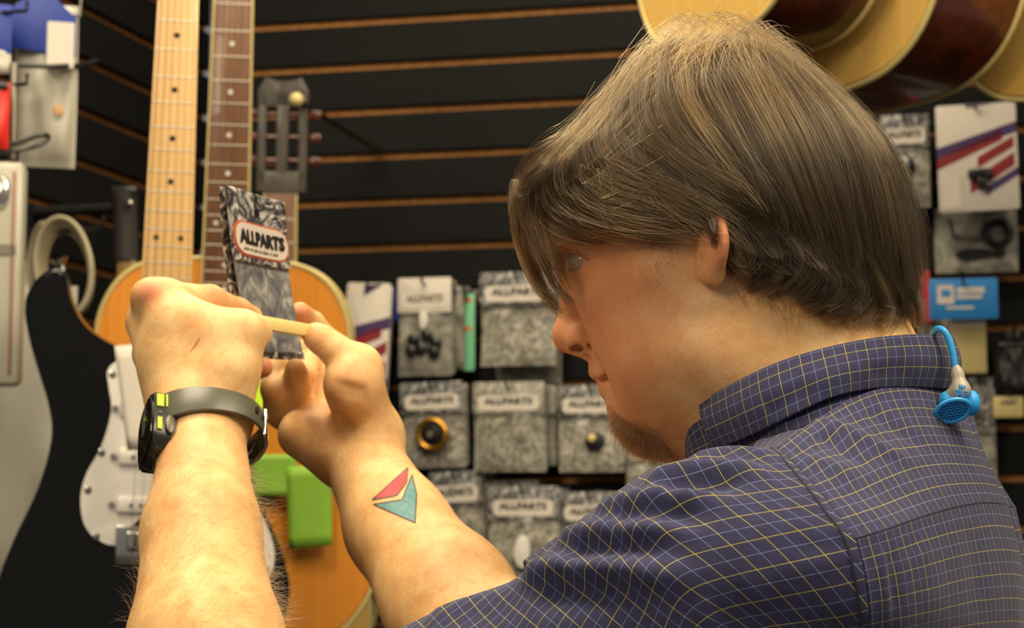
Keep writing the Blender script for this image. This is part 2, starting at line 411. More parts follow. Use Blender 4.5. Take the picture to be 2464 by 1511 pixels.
# --- the one behind, with the slotted grey headstock
u1 = Q(692, 200, 2.80)-Q(682, 640, 2.80); o1 = Q(655, 1400, 2.80)
f1 = Flat(o1, u1, np.array([0.0, -1, 0.05]))
acoustic('classical_guitar', o1, u1, np.array([0.0, -1, 0.05]), 0.72, PALE, MAHOG, 'guitar with grey slotted headstock, half hidden behind the packet', headm=GREYW, slotted=True, nut_y=f1.px((690, 468))[0][1], inl=MAHOG)
# --- three hung high at the right, seen from below and from the side
NF = np.array([-0.88, -0.47, 0.0])
for nm, (px, py, d), kk, lab in (('acoustic_guitar', (1722, 100, 2.11), 0.80, 'pale-topped acoustic guitar hung above the hair, first of the high row'),
                             ('acoustic_guitar', (2000, 226, 2.16), 1.0, 'dark-sided acoustic guitar hung high, second of the high row'),
                             ('acoustic_guitar', (2585, 215, 2.06), 1.0, 'pale acoustic guitar cut off by the top right corner')):
    p = Q(px, py, d) + np.array([0, 0, 0.215*kk])
    acoustic(nm, p, (0, 0, 1), NF, kk, PALE, MAHOG, lab, group='acoustic guitars hung high', depth=0.118)
# --- hangers (their arms reach the walls above the picture)
def hanger(p, wallp, lab):
    r = empty('guitar_hanger', p); tag(r, lab, 'hanger', 'guitar hangers above the picture')
    a = np.asarray(wallp)-p
    part(G().tube([(0, 0, 0), tuple(a)], 0.006, 10), 'arm', STEEL, r)
    w_ = np.cross(a, UB); w_ /= np.linalg.norm(w_); fwd = -a/np.linalg.norm(a)
    for s in (-1, 1): part(G().tube([(0, 0, 0), tuple(w_*s*0.03+fwd*0.01), tuple(w_*s*0.036+fwd*0.05), tuple(w_*s*0.036+fwd*0.07+UB*0.012)], 0.006, 8), 'prong', BLACKP, r)
    part(G().box(tuple(a), 0.05, 0.05, 0.09, bev=0.006), 'mount', BLACKP, r)

# ================================================================== goods on the walls
def pearl(name, dark, mid, light, scale=45, dist=2.5):
    t = NT(name); v = t.noise(t.coord('Object'), scale, 5, 0.6, dist)
    t.col(t.ramp(v, [(0.34, dark), (0.5, mid), (0.66, light)])); t.set(rough=0.35, spec=0.4); return t.m
PEARL = pearl('pearl_print', lin(86, 84, 78), lin(150, 147, 136), lin(206, 202, 188), 60)
PEARLD = pearl('pearl_print_dark', lin(30, 30, 32), lin(92, 92, 96), lin(206, 204, 198), 55, 3.0)
CLEARB = pearl('hazy_polythene', lin(104, 102, 94), lin(142, 140, 130), lin(176, 173, 160), 30, 1.0)
PAPER = plain('white_card', lin(222, 214, 204), 0.6, var=0.03)
PINKISH = plain('orange_ink', lin(226, 112, 70), 0.6)
INK = plain('black_ink', lin(24, 22, 22), 0.6)
GREYINK = plain('grey_ink', lin(120, 112, 104), 0.6)
GOLD = plain('gold_metal', lin(190, 140, 60), 0.3, 0.9)
BLUE = plain('blue_card', lin(12, 50, 150), 0.5)
SKYB = plain('bright_blue_card', lin(36, 134, 214), 0.5, var=0.05)
REDC = plain('red_card', lin(214, 42, 30), 0.5, var=0.08)
DRED = plain('dark_red_card', lin(150, 22, 20), 0.5)
MINT = plain('mint_green_card', lin(126, 206, 160), 0.55, var=0.06)
GREENP = plain('green_paper', lin(140, 192, 60), 0.6, var=0.05)
LIME = plain('lime_card', lin(190, 236, 40), 0.5, var=0.04)
PURP = plain('purple_print', lin(70, 50, 100), 0.5); CRIM = plain('crimson_print', lin(140, 34, 48), 0.5)
PLASTW = plain('clouded_plastic', lin(172, 170, 156), 0.3, var=0.1, scale=12)
PALEB = plain('pale_polythene', lin(186, 184, 172), 0.35, var=0.08, scale=8)
def text_mesh(body, bold=0.0):
    c = bpy.data.curves.new('lettering', 'FONT'); c.body = body; c.size = 1.0; c.align_x = 'CENTER'; c.align_y = 'CENTER'; c.offset = bold; c.resolution_u = 2
    o = bpy.data.objects.new('lettering', c); COL.objects.link(o)
    dg = bpy.context.evaluated_depsgraph_get(); me = bpy.data.meshes.new_from_object(o.evaluated_get(dg))
    bpy.data.objects.remove(o); me.name = 'lettering'
    v = np.array([q.co[:] for q in me.vertices]); w = v[:, 0].max()-v[:, 0].min(); h = v[:, 1].max()-v[:, 1].min()
    v[:, 0] -= (v[:, 0].max()+v[:, 0].min())/2; v[:, 1] -= (v[:, 1].max()+v[:, 1].min())/2
    v[:, 0] /= w; v[:, 1] /= h
    return v, [tuple(p.vertices) for p in me.polygons]
TXT_V, TXT_F = text_mesh('ALLPARTS', 0.05)
def lettering(root, cx, cy, w, h, z, mat):
    v = TXT_V.copy(); v[:, 0] = cx + v[:, 0]*w; v[:, 1] = cy + v[:, 1]*h; v[:, 2] = z
    return mesh('lettering', v, TXT_F, mat, root, smooth=False, local=True)
def rrect(x0, y0, x1, y1, r, n=5):
    P = []
    for cx, cy, a0 in ((x1-r, y1-r, 0), (x0+r, y1-r, 90), (x0+r, y0+r, 180), (x1-r, y0+r, 270)):
        for k in range(n+1):
            a = math.radians(a0+90*k/n); P.append((cx+r*math.cos(a), cy+r*math.sin(a)))
    return P
def pillow(root, name, w, h, t, mat, y0=0.0, wr=0.0012, seed=0, nx=14, ny=20):     # a filled, slightly crumpled bag hanging from its top edge
    r = np.random.default_rng(seed); u = np.linspace(-1, 1, nx); v = np.linspace(0, 1, ny); U, V = np.meshgrid(u, v)
    ed = (1-np.abs(U)**4)*(1-np.abs(2*V-1)**6)
    ph = r.uniform(0, 6, 6)
    z = t/2*ed**0.6 + wr*(np.sin(5*U+7*V+ph[0])+np.sin(9*V-4*U+ph[1])+np.sin(13*U*V+ph[2]))*ed
    bow = wr*2*np.sin(3*V+ph[3])
    x = U*w/2*(1+0.012*np.sin(6*V+ph[4])); y = y0 - V*h
    A = np.stack([x, y, z+bow], -1).reshape(-1, 3); B = np.stack([x, y, -z*0.6+bow], -1).reshape(-1, 3)
    idx = np.arange(nx*ny).reshape(ny, nx); F = []
    for i in range(ny-1):
        for j in range(nx-1):
            a, b, c, d = idx[i, j], idx[i, j+1], idx[i+1, j+1], idx[i+1, j]
            F += [(d, c, b, a), tuple(q+nx*ny for q in (a, b, c, d))]
    bd = list(idx[0]) + list(idx[1:, -1]) + list(idx[-1, -2::-1]) + list(idx[-2:0:-1, 0])
    for p, q in zip(bd, bd[1:]+bd[:1]): F.append((p, q, q+nx*ny, p+nx*ny))
    return mesh(name, np.vstack([A, B]), F, mat, root, local=True)
RB = frame3(WR_, UB, NB)                # a thing that hangs flat on the back wall: x along it, y up, z out of it
def at_wall(name, x0, y0, x1, y1, off, label, cat, group=None, tilt=0.0, left=False):
    """an Empty at the middle of the top edge; returns it with the width and height the picture gives"""
    P = WL_ if left else WB
    a, b, c = P(x0, y0, off), P(x1, y0, off), P((x0+x1)/2, y1, off)
    top = (a+b)/2; wd = np.linalg.norm(b-a); ht = np.linalg.norm(top-c)
    R = frame3(-WLF, UB, NL) if left else RB
    r = empty(name, top, R @ Matrix.Rotation(tilt, 3, 'Z'))
    tag(r, label, cat, group); return r, wd, ht
def hook(root, y, off, z0=0.004):       # the wire hook it hangs on reaches back to the wall
    part(G().tube([(0, y, -off), (0, y, 0.020), (0, y+0.004, 0.028), (0, y+0.014, 0.031)], 0.0022, 8).box((0, y, -off+0.003), 0.022, 0.03, 0.006, bev=0.002), 'hook', STEEL, root)
def packet(x0, y0, x1, y1, off, label, style='pearl', seed=0, tilt=0.0, group='small parts in hanging packets', stack=2):
    r, w, h = at_wall('parts_packet', x0, y0, x1, y1, off, label, 'packet', group, tilt)
    hd = h*0.34
    pillow(r, 'bag', w, h, 0.012, CLEARB if style in ('clear', 'blister') else PEARL, wr=0.0014, seed=seed)
    part(G().prism(rrect(-w*0.5, -hd, w*0.5, 0.004, 0.003), 0.0085, 0.0105, bev=0.0004), 'header_card', PAPER if style == 'blister' else (PEARLD if seed % 3 == 0 else PEARL), r)
    if style != 'clear':
        lw = w*0.86; ly = -hd*0.62; lh = hd*0.52
        lab = part(G().prism(rrect(-lw/2, ly-lh/2, lw/2, ly+lh/2, lh*0.3), 0.0105, 0.0113), 'label', PAPER, r)
        o = mesh('lettering', np.column_stack([TXT_V[:, 0]*lw*0.80, ly+lh*0.10+TXT_V[:, 1]*lh*0.46, np.full(len(TXT_V), 0.0115)]), TXT_F, GREYINK if style == 'blister' else INK, lab, smooth=False, local=True)
    if style == 'gold':
        part(G().tube([(0.022*math.cos(a)*w/0.1, -h*0.6+0.022*math.sin(a)*w/0.1, 0.014) for a in np.linspace(0, 2*math.pi, 30, endpoint=False)], 0.005, 8, closed=True), 'ring', GOLD, r)
        part(G().lathe([(0.017, 0), (0.015, 0.01), (0.006, 0.012)], 24, Matrix.Translation((0, -h*0.6, 0.008))), 'knob', BLACKP, r)
        part(G().lathe([(0.005, 0), (0.005, 0.008)], 14, Matrix.Translation((0, -h*0.6, 0.018))), 'stem', NICKEL, r)
    if style == 'knob':
        part(G().lathe([(0.016, 0), (0.014, 0.010), (0.010, 0.012)], 24, Matrix.Translation((0.006, -h*0.64, 0.006))), 'knob', BLACKP, r)
        part(G().lathe([(0.006, 0), (0.006, 0.008), (0.003, 0.010)], 14, Matrix.Translation((0.004, -h*0.60, 0.016))), 'tip', CREAM, r)
    if style == 'white':
        part(G().lathe([(0.012, 0), (0.014, 0.006), (0.012, 0.012), (0.004, 0.014)], 24, Matrix.Translation((0, -h*0.70, 0.008)) @ Matrix.Diagonal((1.0, 1.9, 1, 1)) @ Matrix.Rotation(0.3, 4, 'Z')), 'knob', WHITEP, r)
        part(G().lathe([(0.018, 0), (0.017, 0.006)], 24, Matrix.Translation((0.002, -h*0.78, 0.006))), 'base', BLACKP, r)
    if style == 'whiteknob':
        part(G().lathe([(0.020, 0), (0.018, 0.006)], 24, Matrix.Translation((-w*0.05, -h*0.56, 0.006))), 'base', BLACKP, r)
        part(G().lathe([(0.011, 0), (0.010, 0.010), (0.006, 0.014)], 20, Matrix.Translation((-w*0.05, -h*0.52, 0.012))), 'knob', WHITEP, r)
    if style == 'blister':
        for dx, dy in ((-0.2, .62), (0.05, .58), (0.22, .66), (-0.05, .72), (0.18, .75), (-0.24, .74)):
            part(G().lathe([(0.010, 0), (0.009, 0.012), (0.006, 0.014)], 14, Matrix.Translation((dx*w, -h*dy, 0.006))), 'knob', BLACKP, r)
        part(G().lathe([(0.006, 0), (0.007, 0.01), (0.003, 0.012)], 14, Matrix.Translation((0, -h*0.42, 0.008)) @ Matrix.Diagonal((1, 2.2, 1, 1))), 'tip', WHITEP, r)
    for k in range(stack):              # further sheets of the same bag behind it
        part(G().prism(rrect(-w*0.47, -h*0.97, w*0.49+0.001*(k+1), 0.001*k, 0.003), -0.010-0.006*k, -0.008-0.006*k, bev=0.0004), 'back_sheet', CLEARB, r)
    hook(r, -0.006, off)
    return r
def stripes(x0, y0, x1, y1, off, label, tilt=0.0, seed=1):
    r, w, h = at_wall('striped_packet', x0, y0, x1, y1, off, label, 'packet', None, tilt)
    part(G().prism(rrect(-w/2, -h, w/2, 0, 0.004), 0, 0.012, bev=0.001), 'card', PAPER, r)
    def band(name, mat, ya, yb, k=0.42, xa=-0.5, xb=0.5, yc=None):
        # a printed band that rises to the right
        def cut(y, x): return max(-h*0.995, min(-h*0.005, y*h + (x+0.5)*w*k))
        q = [(xa*w, cut(yb, xa)), (xb*w, cut(yb, xb)), (xb*w, cut(ya, xb)), (xa*w, cut(ya, xa))]
        if abs(q[0][1]-q[3][1]) + abs(q[1][1]-q[2][1]) < 1e-4: return
        part(G().prism(q, 0.012, 0.0125), name, mat, r)
    band('band', PURP, -0.20, -0.11, 0.6, -0.12, 0.25)
    band('band', PURP, -0.50, -0.40, 0.30); band('band', CRIM, -0.60, -0.50, 0.42, -0.5, 0.32); band('band', CRIM, -0.80, -0.70, 0.55, 0.0, 0.46); band('band', CRIM, -1.02, -0.90, 0.62, -0.1, 0.46); band('band', PURP, -1.12, -1.04, 0.6, 0.1, 0.5)
    part(G().box((0.02*w, -0.66*h, 0.016), w*0.30, h*0.09, 0.012, bev=0.003).box((0.05*w, -0.75*h, 0.016), w*0.12, h*0.12, 0.010, bev=0.003), 'fitting', BLACKP, r)
    part(G().prism(rrect(-w*0.44, -h*0.97, -w*0.22, -h*0.66, 0.002), 0.0125, 0.0132), 'sticker', PAPER, r)
    hook(r, -0.006, off)
# middle of the back wall
stripes(842, 683, 950, 965, 0.05, 'red, white and purple striped packet right beside the amber guitar', tilt=-0.06)
packet(962, 676, 1090, 905, 0.07, 'packet of small black knobs under a plain white header card', 'blister', 1)
packet(1085, 696, 1118, 885, 0.045, 'clouded packet sheet showing behind the packet of black knobs', 'clear', 2, stack=0)
r, w, h = at_wall('blue_edge_card', 948, 690, 962, 772, 0.06, 'narrow blue card edge left of the black knobs packet', 'card'); part(G().prism(rrect(-w/2, -h, w/2, 0, 0.001), -0.02, 0.001, bev=0.0004), 'card', BLUE, r); hook(r, -0.004, .06)
r, w, h = at_wall('mint_card', 1108, 708, 1143, 892, 0.035, 'mint green card with orange marks behind the black knobs packet', 'card'); part(G().prism(rrect(-w/2, -h, w/2, 0, 0.003), 0, 0.002, bev=0.0004), 'card', MINT, r)
part(G().box((0, -h*0.45, 0.0025), w*0.6, 0.006, 0.001), 'print', PINKISH, r); part(G().box((0, -h*0.08, 0.0025), w*0.7, 0.005, 0.001), 'print', PINKISH, r); hook(r, -0.004, .035)
packet(1158, 662, 1338, 880, 0.08, 'large grey pearl packet highest on the wall, left of the nose', 'pearl', 3)
packet(1195, 800, 1350, 935, 0.022, 'dull grey packet hanging lower behind the packet by the nose', 'clear', 4, stack=1)
r, w, h = at_wall('mint_card', 1318, 678, 1356, 755, 0.03, 'mint green card seen through the fringe before the nose', 'card'); part(G().prism(rrect(-w/2, -h, w/2, 0, 0.003), 0, 0.002, bev=0.0004), 'card', MINT, r); hook(r, -0.004, .03)
packet(967, 926, 1118, 1126, 0.07, 'grey packet holding a black knob in a gold ring', 'gold', 6, tilt=0.03)
packet(1142, 926, 1312, 1135, 0.08, 'plain grey pearl packet between the gold ring packet and the chin', 'pearl', 7)
packet(1296, 934, 1340, 1120, 0.045, 'edge of further clouded packet behind the plain one near chin', 'clear', 8, stack=1)
packet(1346, 934, 1502, 1136, 0.07, 'grey packet with black knob and cream tip, beside the chin', 'knob', 9)
packet(1508, 1050, 1650, 1240, 0.06, 'grey pearl packet directly under the beard', 'pearl', 10)
packet(1036, 1140, 1160, 1370, 0.06, 'grey packet half hidden by the tattooed forearm', 'pearl', 12, tilt=0.05)
r, w, h = at_wall('red_card', 1152, 1152, 1180, 1225, 0.04, 'small dark red card in the gap over the lowest packets', 'card'); part(G().prism(rrect(-w/2, -h, w/2, 0, 0.002), 0, 0.004, bev=0.0005), 'card', DRED, r); hook(r, -0.004, .04)
packet(1178, 1176, 1346, 1395, 0.09, 'grey packet holding a shiny white knob, above the near sleeve', 'white', 15)
packet(1168, 1162, 1300, 1300, 0.035, 'grey packet header rising behind the white knob packet', 'pearl', 16, stack=0)
r, w, h = at_wall('blue_card', 1330, 1190, 1356, 1255, 0.05, 'small blue card beside the white knob packet', 'card'); part(G().prism(rrect(-w/2, -h, w/2, 0, 0.002), 0, 0.004, bev=0.0005), 'card', BLUE, r); hook(r, -0.004, .05)
packet(1352, 1190, 1490, 1400, 0.07, 'grey packet partly covered by the folds of the sleeve', 'pearl', 18)
# right of the head
packet(2118, 285, 2234, 500, 0.07, 'dim packet with a white knob, just behind the hair', 'whiteknob', 21)
stripes(2250, 254, 2442, 510, 0.09, 'large red and purple striped packet at the upper right', tilt=0.02)
r, w, h = at_wall('clear_packet', 2247, 500, 2447, 656, 0.04, 'clear packet with dark ovals under the large striped packet', 'packet')
pillow(r, 'bag', w, h, 0.010, CLEARB, seed=30)
part(G().lathe([(0.012, 0), (0.012, 0.002)], 24, Matrix.Translation((-w*0.02, -h*0.72, 0.006)) @ Matrix.Diagonal((2.4, 0.7, 1, 1))), 'oval', BLACKP, r)
part(G().lathe([(0.010, 0), (0.010, 0.002)], 24, Matrix.Translation((w*0.27, -h*0.72, 0.006)) @ Matrix.Diagonal((1.0, 0.7, 1, 1))), 'oval', BLACKP, r)
part(G().tube([(w*0.27+0.017*math.cos(a), -h*0.42+0.017*math.sin(a), 0.009) for a in np.linspace(0, 2*math.pi, 28, endpoint=False)], 0.0055, 8, closed=True), 'ring', BLACKP, r)
part(G().tube([(-w*0.32, -h*0.15, 0.008), (-w*0.28, -h*0.45, 0.009), (w*0.05, -h*0.50, 0.009), (w*0.12, -h*0.2, 0.008)], 0.0018, 6), 'wire', BLACKP, r); hook(r, -0.006, .04)
r, w, h = at_wall('blue_sign', 2234, 670, 2400, 768, 0.10, 'bright blue price sign with white print behind the neck', 'sign')
part(G().prism(rrect(-w/2, -h, w/2, 0, 0.003), 0, 0.003, bev=0.0006), 'board', SKYB, r)
pr = part(G().prism(rrect(-w*0.38, -h*0.62, -w*0.13, -h*0.16, 0.002), 0.003, 0.0036), 'print', PAPER, r); part(G().box((-w*0.25, -h*0.36, 0.004), w*0.13, h*0.16, 0.0008), 'print_inset', SKYB, pr)
part(G().box((w*0.11, -h*0.30, 0.0033), w*0.40, h*0.15, 0.0007).box((w*0.09, -h*0.46, 0.0033), w*0.36, h*0.10, 0.0007), 'print', PAPER, r)
part(G().box((-w*0.05, -h*0.72, 0.0033), w*0.40, h*0.06, 0.0007), 'print', PAPER, r); hook(r, -0.006, .10)
r, w, h = at_wall('red_card', 2200, 652, 2236, 778, 0.07, 'bright red card between the hair and the blue sign', 'card', tilt=0.04); part(G().prism(rrect(-w/2, -h, w/2, 0, 0.002), 0, 0.004, bev=0.0005), 'card', REDC, r); hook(r, -0.004, .07)
packet(2205, 772, 2290, 900, 0.05, 'small clouded packet behind the earphone cable', 'clear', 35, stack=0)
r, w, h = at_wall('cream_box', 2284, 772, 2372, 900, 0.06, 'cream box hanging beneath the blue sign', 'box'); part(G().box((0, -h/2, 0), w, h, 0.03, bev=0.002), 'box', BIND, r)
part(G().box((0, -h*0.08, 0.0155), w*0.9, h*0.10, 0.001), 'flap', PAPER, r); hook(r, 0.004, .06)
packet(2318, 915, 2392, 1290, 0.05, 'long clear packet behind the right edge of shoulder', 'clear', 36, stack=1)
r, w, h = at_wall('cream_box', 2388, 954, 2462, 1006, 0.06, 'small cream box at the right edge of the picture', 'box'); part(G().box((0, -h/2, 0), w, h, 0.03, bev=0.002), 'box', BIND, r)
part(G().box((0, -h*0.3, 0.0155), w*0.5, h*0.15, 0.001), 'print', GREYINK, r); hook(r, 0.004, .06)
r, w, h = at_wall('black_pouch', 2392, 812, 2490, 950, 0.07, 'black pouch at right edge beside the cream box', 'pouch'); pillow(r, 'pouch', w, h, 0.03, BLACKP, seed=41)
part(G().box((0, -0.012, 0.012), w*0.8, 0.008, 0.008, bev=0.002), 'zip', STEEL, r); hook(r, 0.002, .07)
# ------------------------------------------------------------------ left wall and what hangs before it
def placed(name, top, w_dir, label, cat, group=None):
    wd = np.asarray(w_dir, float); wd /= np.linalg.norm(wd); n = np.cross(wd, UB)
    n = n if n@(CAM-np.asarray(top)) > 0 else -n
    x = np.cross(UB, n); r = empty(name, top, frame3(x, UB, n)); tag(r, label, cat, group); return r
def span(x0, y0, x1, y1, d, yaw=0.25):
    top = Q((x0+x1)/2, y0, d); w = (x1-x0)/F_PX*d/math.cos(yaw); h = (y1-y0)/F_PX*d
    return top, (math.cos(yaw), math.sin(yaw), 0), w, h
def to_left_wall(p):                    # the point of the left wall straight behind a place
    return p - NL*((p-CORNER)@NL)
def arm(root, p, mat=STEEL, up=0.012, tip=0.03, r=0.0024):
    q = to_left_wall(p); L = lambda a: tuple(np.array(root.matrix_basis.inverted() @ Vector(a)))
    e = p + NL*tip
    part(G().tube([L(q), L(p), L(e), L(e+UB*up)], r, 8), 'hook', mat, root)
t, wd, w, h = span(44, 14, 186, 410, 2.36)
bg = placed('string_bag', t, wd, 'clear bag with a blue header and white label at the upper left', 'bag')
pillow(bg, 'bag', w, h*0.99, 0.03, PALEB, wr=0.003, seed=51)
part(G().prism([(-w*0.58, -h*0.30), (w*0.46, -h*0.34), (w*0.46, -h*0.10), (w*0.05, 0.008), (-w*0.2, 0.012), (-w*0.58, -h*0.06)], 0.024, 0.027, bev=0.001), 'header_card', BLUE, bg)
part(G().prism(rrect(w*0.0, -h*0.41, w*0.43, -h*0.13, 0.002), 0.027, 0.0282), 'label', PAPER, bg)
part(G().box((w*0.2, -h*0.66, 0.020), 0.010, 0.012, 0.002, bev=0.0008), 'sticker', plain('faded_orange', lin(206, 160, 104), 0.6), bg)
arm(bg, Q(140, 42, 2.36), CHROME, 0.022, 0.03)
t, wd, w, h = span(-95, 10, 26, 130, 2.28)
b2 = placed('string_bag', t, wd, 'blue-headed bag cut off by the upper left edge', 'bag')
part(G().prism(rrect(-w/2, -h, w/2, 0, 0.003), 0, 0.004, bev=0.0006), 'header_card', BLUE, b2); pillow(b2, 'bag', w, h*0.5, 0.008, PALEB, y0=-h*0.9, seed=52); arm(b2, Q(10, 30, 2.28))
t, wd, w, h = span(-60, 196, 22, 360, 2.22)
rd = placed('red_pouch', t, wd, 'red pouch at the left edge beneath the blue header', 'pouch'); pillow(rd, 'pouch', w, h, 0.02, REDC, seed=53)
part(G().box((0, -0.006, 0.006), w*0.9, 0.008, 0.012, bev=0.002), 'clip', BLACKP, rd); arm(rd, Q(10, 205, 2.27))
wh = empty('wire_hook', Q(35, 150, 2.27)); tag(wh, 'long black wire hook crossing the clear bag, with a chrome drop rod', 'hook')
Lw = lambda a: tuple(np.asarray(a)-np.array(wh.location))
part(G().tube([Lw(Q(34, 156, 2.27)), Lw(Q(120, 160, 2.29)), Lw(Q(190, 158, 2.36)), Lw(Q(236, 146, 2.42)), Lw(Q(238, 138, 2.42))], 0.0032, 8), 'arm', STEEL, wh)
part(G().tube([Lw(Q(34, 152, 2.27)), Lw(Q(33, 260, 2.27)), Lw(Q(30, 385, 2.27))], 0.0055, 10), 'drop_rod', NICKEL, wh)
lp = empty('wire_loop', Q(30, 345, 2.24)); tag(lp, 'flat black wire loop sticking out under the clear bag', 'hook')
Lp = lambda a: tuple(np.asarray(a)-np.array(lp.location))
part(G().tube(catmull([Lp(Q(-40, 352, 2.24)), Lp(Q(40, 344, 2.25)), Lp(Q(92, 326, 2.26)), Lp(Q(114, 326, 2.27)), Lp(Q(112, 338, 2.27)), Lp(Q(70, 356, 2.25)), Lp(Q(-40, 372, 2.24))], 40), 0.003, 8), 'loop', STEEL, lp)
t, wd, w, h = span(-90, 392, 62, 930, 2.22, 0.1)
cs = placed('clear_clamshell', t, wd, 'tall clear plastic clamshell with a faint red edge, at left edge', 'packet')
part(G().box((0, -h/2, 0), w, h, 0.035, bev=0.008), 'shell', PLASTW, cs)
part(G().box((w*0.36, -h*0.5, 0.0185), 0.0035, h*0.9, 0.002, bev=0.0005), 'edge_strip', plain('faded_red', lin(150, 104, 92), 0.5), cs)
part(G().lathe([(0.009, 0), (0.007, 0.008), (0.003, 0.01)], 16, Matrix.Translation((w*0.18, -h*0.14, 0.017)) @ Matrix.Diagonal((1, 2.4, 1, 1))), 'fitting', CHROME, cs)
part(G().box((w*0.20, -h*0.40, 0.0185), 0.03, 0.012, 0.002), 'print', GREYINK, cs)
arm(cs, t + UB*0.0, STEEL)
t, wd, w, h = span(-140, 690, 190, 1420, 2.53, 0.0)
ps = placed('gig_bag', t, wd, 'large pale grey cover hanging behind the black guitar body', 'bag')
pillow(ps, 'cover', w, h, 0.05, PALEB, wr=0.004, seed=55, nx=20, ny=30); part(G().tube([(-0.02, 0, 0), (-0.02, 0.03, 0.0), (0.02, 0.03, 0.0), (0.02, 0, 0)], 0.005, 8), 'handle', PALEB, ps)
# cable coil
cc = empty('cable_coil', Q(155, 640, 2.46)); tag(cc, 'coil of off-white cable hanging left of the maple neck', 'cable')
Lc = lambda a: tuple(np.asarray(a)-np.array(cc.location))
CABLE = plain('off_white_cable', lin(186, 178, 150), 0.5, var=0.06)
for k in range(5):
    cx, cy, rx, ry, d = 158+3*k-6, 650+4*k-8, 66-3.2*k+(k % 2)*2, 118-4*k, 2.44+0.007*k
    part(G().tube([Lc(Q(cx+rx*math.cos(a)-14*math.sin(a), cy-ry*math.sin(a)-10*math.cos(a), d)) for a in np.linspace(0, 2*math.pi, 48, endpoint=False)], 0.0036, 8, closed=True), 'turn', CABLE, cc)
part(G().tube(catmull([Lc(Q(128, 545, 2.45)), Lc(Q(98, 540, 2.46)), Lc(Q(78, 580, 2.47)), Lc(Q(70, 640, 2.47)), Lc(Q(80, 720, 2.47))], 24), 0.0036, 8), 'loose_end', CABLE, cc)
p = Q(158, 545, 2.46); q = to_left_wall(p)
part(G().tube([Lc(q), Lc(p-UB*0.006), Lc(p+NL*0.05-UB*0.004), Lc(p+NL*0.055+UB*0.012)], 0.003, 8), 'hook', STEEL, cc)
# dark hanger post beside the maple neck
hp_ = empty('hanger_post', Q(300, 560, 2.62)); tag(hp_, 'dark hanger post with chrome screw and tan wooden block beside the maple neck', 'hanger')
Lh = lambda a: tuple(np.asarray(a)-np.array(hp_.location))
g = G(); a0, a1 = np.array(Lh(Q(300, 462, 2.62))), np.array(Lh(Q(304, 625, 2.62)))
part(G().tube([a0, a0*0.8+a1*0.2, a1], [0.019, 0.0165, 0.0165], 12), 'post', plain('dark_grey_rubber', lin(62, 58, 56), 0.5), hp_)
part(G().lathe([(0.006, 0), (0.006, 0.005), (0.003, 0.008)], 14, Matrix.Translation(Vector(Lh(Q(310, 492, 2.598)))) @ Matrix.Rotation(math.pi/2, 4, 'X')), 'screw', CHROME, hp_)
part(G().box(Lh(Q(306, 655, 2.62)), 0.026, 0.024, 0.055, bev=0.005), 'block', TAN, hp_)
part(G().box(Lh(Q(302, 462, 2.62)), 0.036, 0.03, 0.012, bev=0.003), 'cap', BLACKP, hp_)
q = to_left_wall(Q(300, 500, 2.62)); part(G().tube([Lh(Q(300, 500, 2.62)), Lh(q)], 0.008, 10), 'arm', STEEL, hp_)
pg_ = empty('wall_peg', Q(714, 240, 2.76)); tag(pg_, 'round cream peg end above the grey slotted headstock', 'peg')
pe = Q(714, 240, 2.76); pq = pe - NB*((pe-CORNER)@NB)
part(G().lathe([(0.004, -0.010), (0.009, -0.006), (0.011, 0), (0.009, 0.006), (0.004, 0.010)], 18, Matrix.Rotation(math.pi/2, 4, 'X')), 'knob', BIND, pg_)
part(G().tube([(0, 0.008, 0), tuple(pq-pe)], 0.005, 8), 'arm', STEEL, pg_)
# things stuck on and hung before the guitars
def note(name, quad, d, lab, mat, cat='note', grp=None, n=8):
    c = np.array([Q(x, y, d) for x, y in quad]); o = c.mean(0)
    u = np.linspace(0, 1, n)[None, :, None]; v = np.linspace(0, 1, n)[:, None, None]
    P = (1-v)*((1-u)*c[0]+u*c[1]) + v*((1-u)*c[3]+u*c[2]); P = P + np.array([0, -0.004, 0])*(np.sin(u*2.4)*v**2)
    idx = np.arange(n*n).reshape(n, n); F = np.stack([idx[:-1, :-1], idx[1:, :-1], idx[1:, 1:], idx[:-1, 1:]], -1).reshape(-1, 4)
    ob = mesh(name, P.reshape(-1, 3), F, mat); md = ob.modifiers.new('thickness', 'SOLIDIFY'); md.thickness = 0.0006
    return tag(ob, lab, cat, grp)
note('paper_note', [(604, 1094), (712, 1092), (714, 1192), (606, 1194)], 2.385, 'upper green paper note on the amber guitar, beside the watch buckle', GREENP)
note('paper_note', [(690, 1124), (797, 1116), (800, 1312), (695, 1322)], 2.381, 'lower tall green paper note on the amber guitar, left of the tattoo', GREENP)
note('lime_tag', [(596, 905), (640, 900), (636, 1000), (598, 1012)], 2.0, 'lime green tag showing between the two hands', LIME, 'tag')
pt = note('price_card', [(275, 832), (372, 826), (402, 1080), (306, 1084)], 1.99, 'white price card on the black guitar, left of the watch', PAPER, 'card')
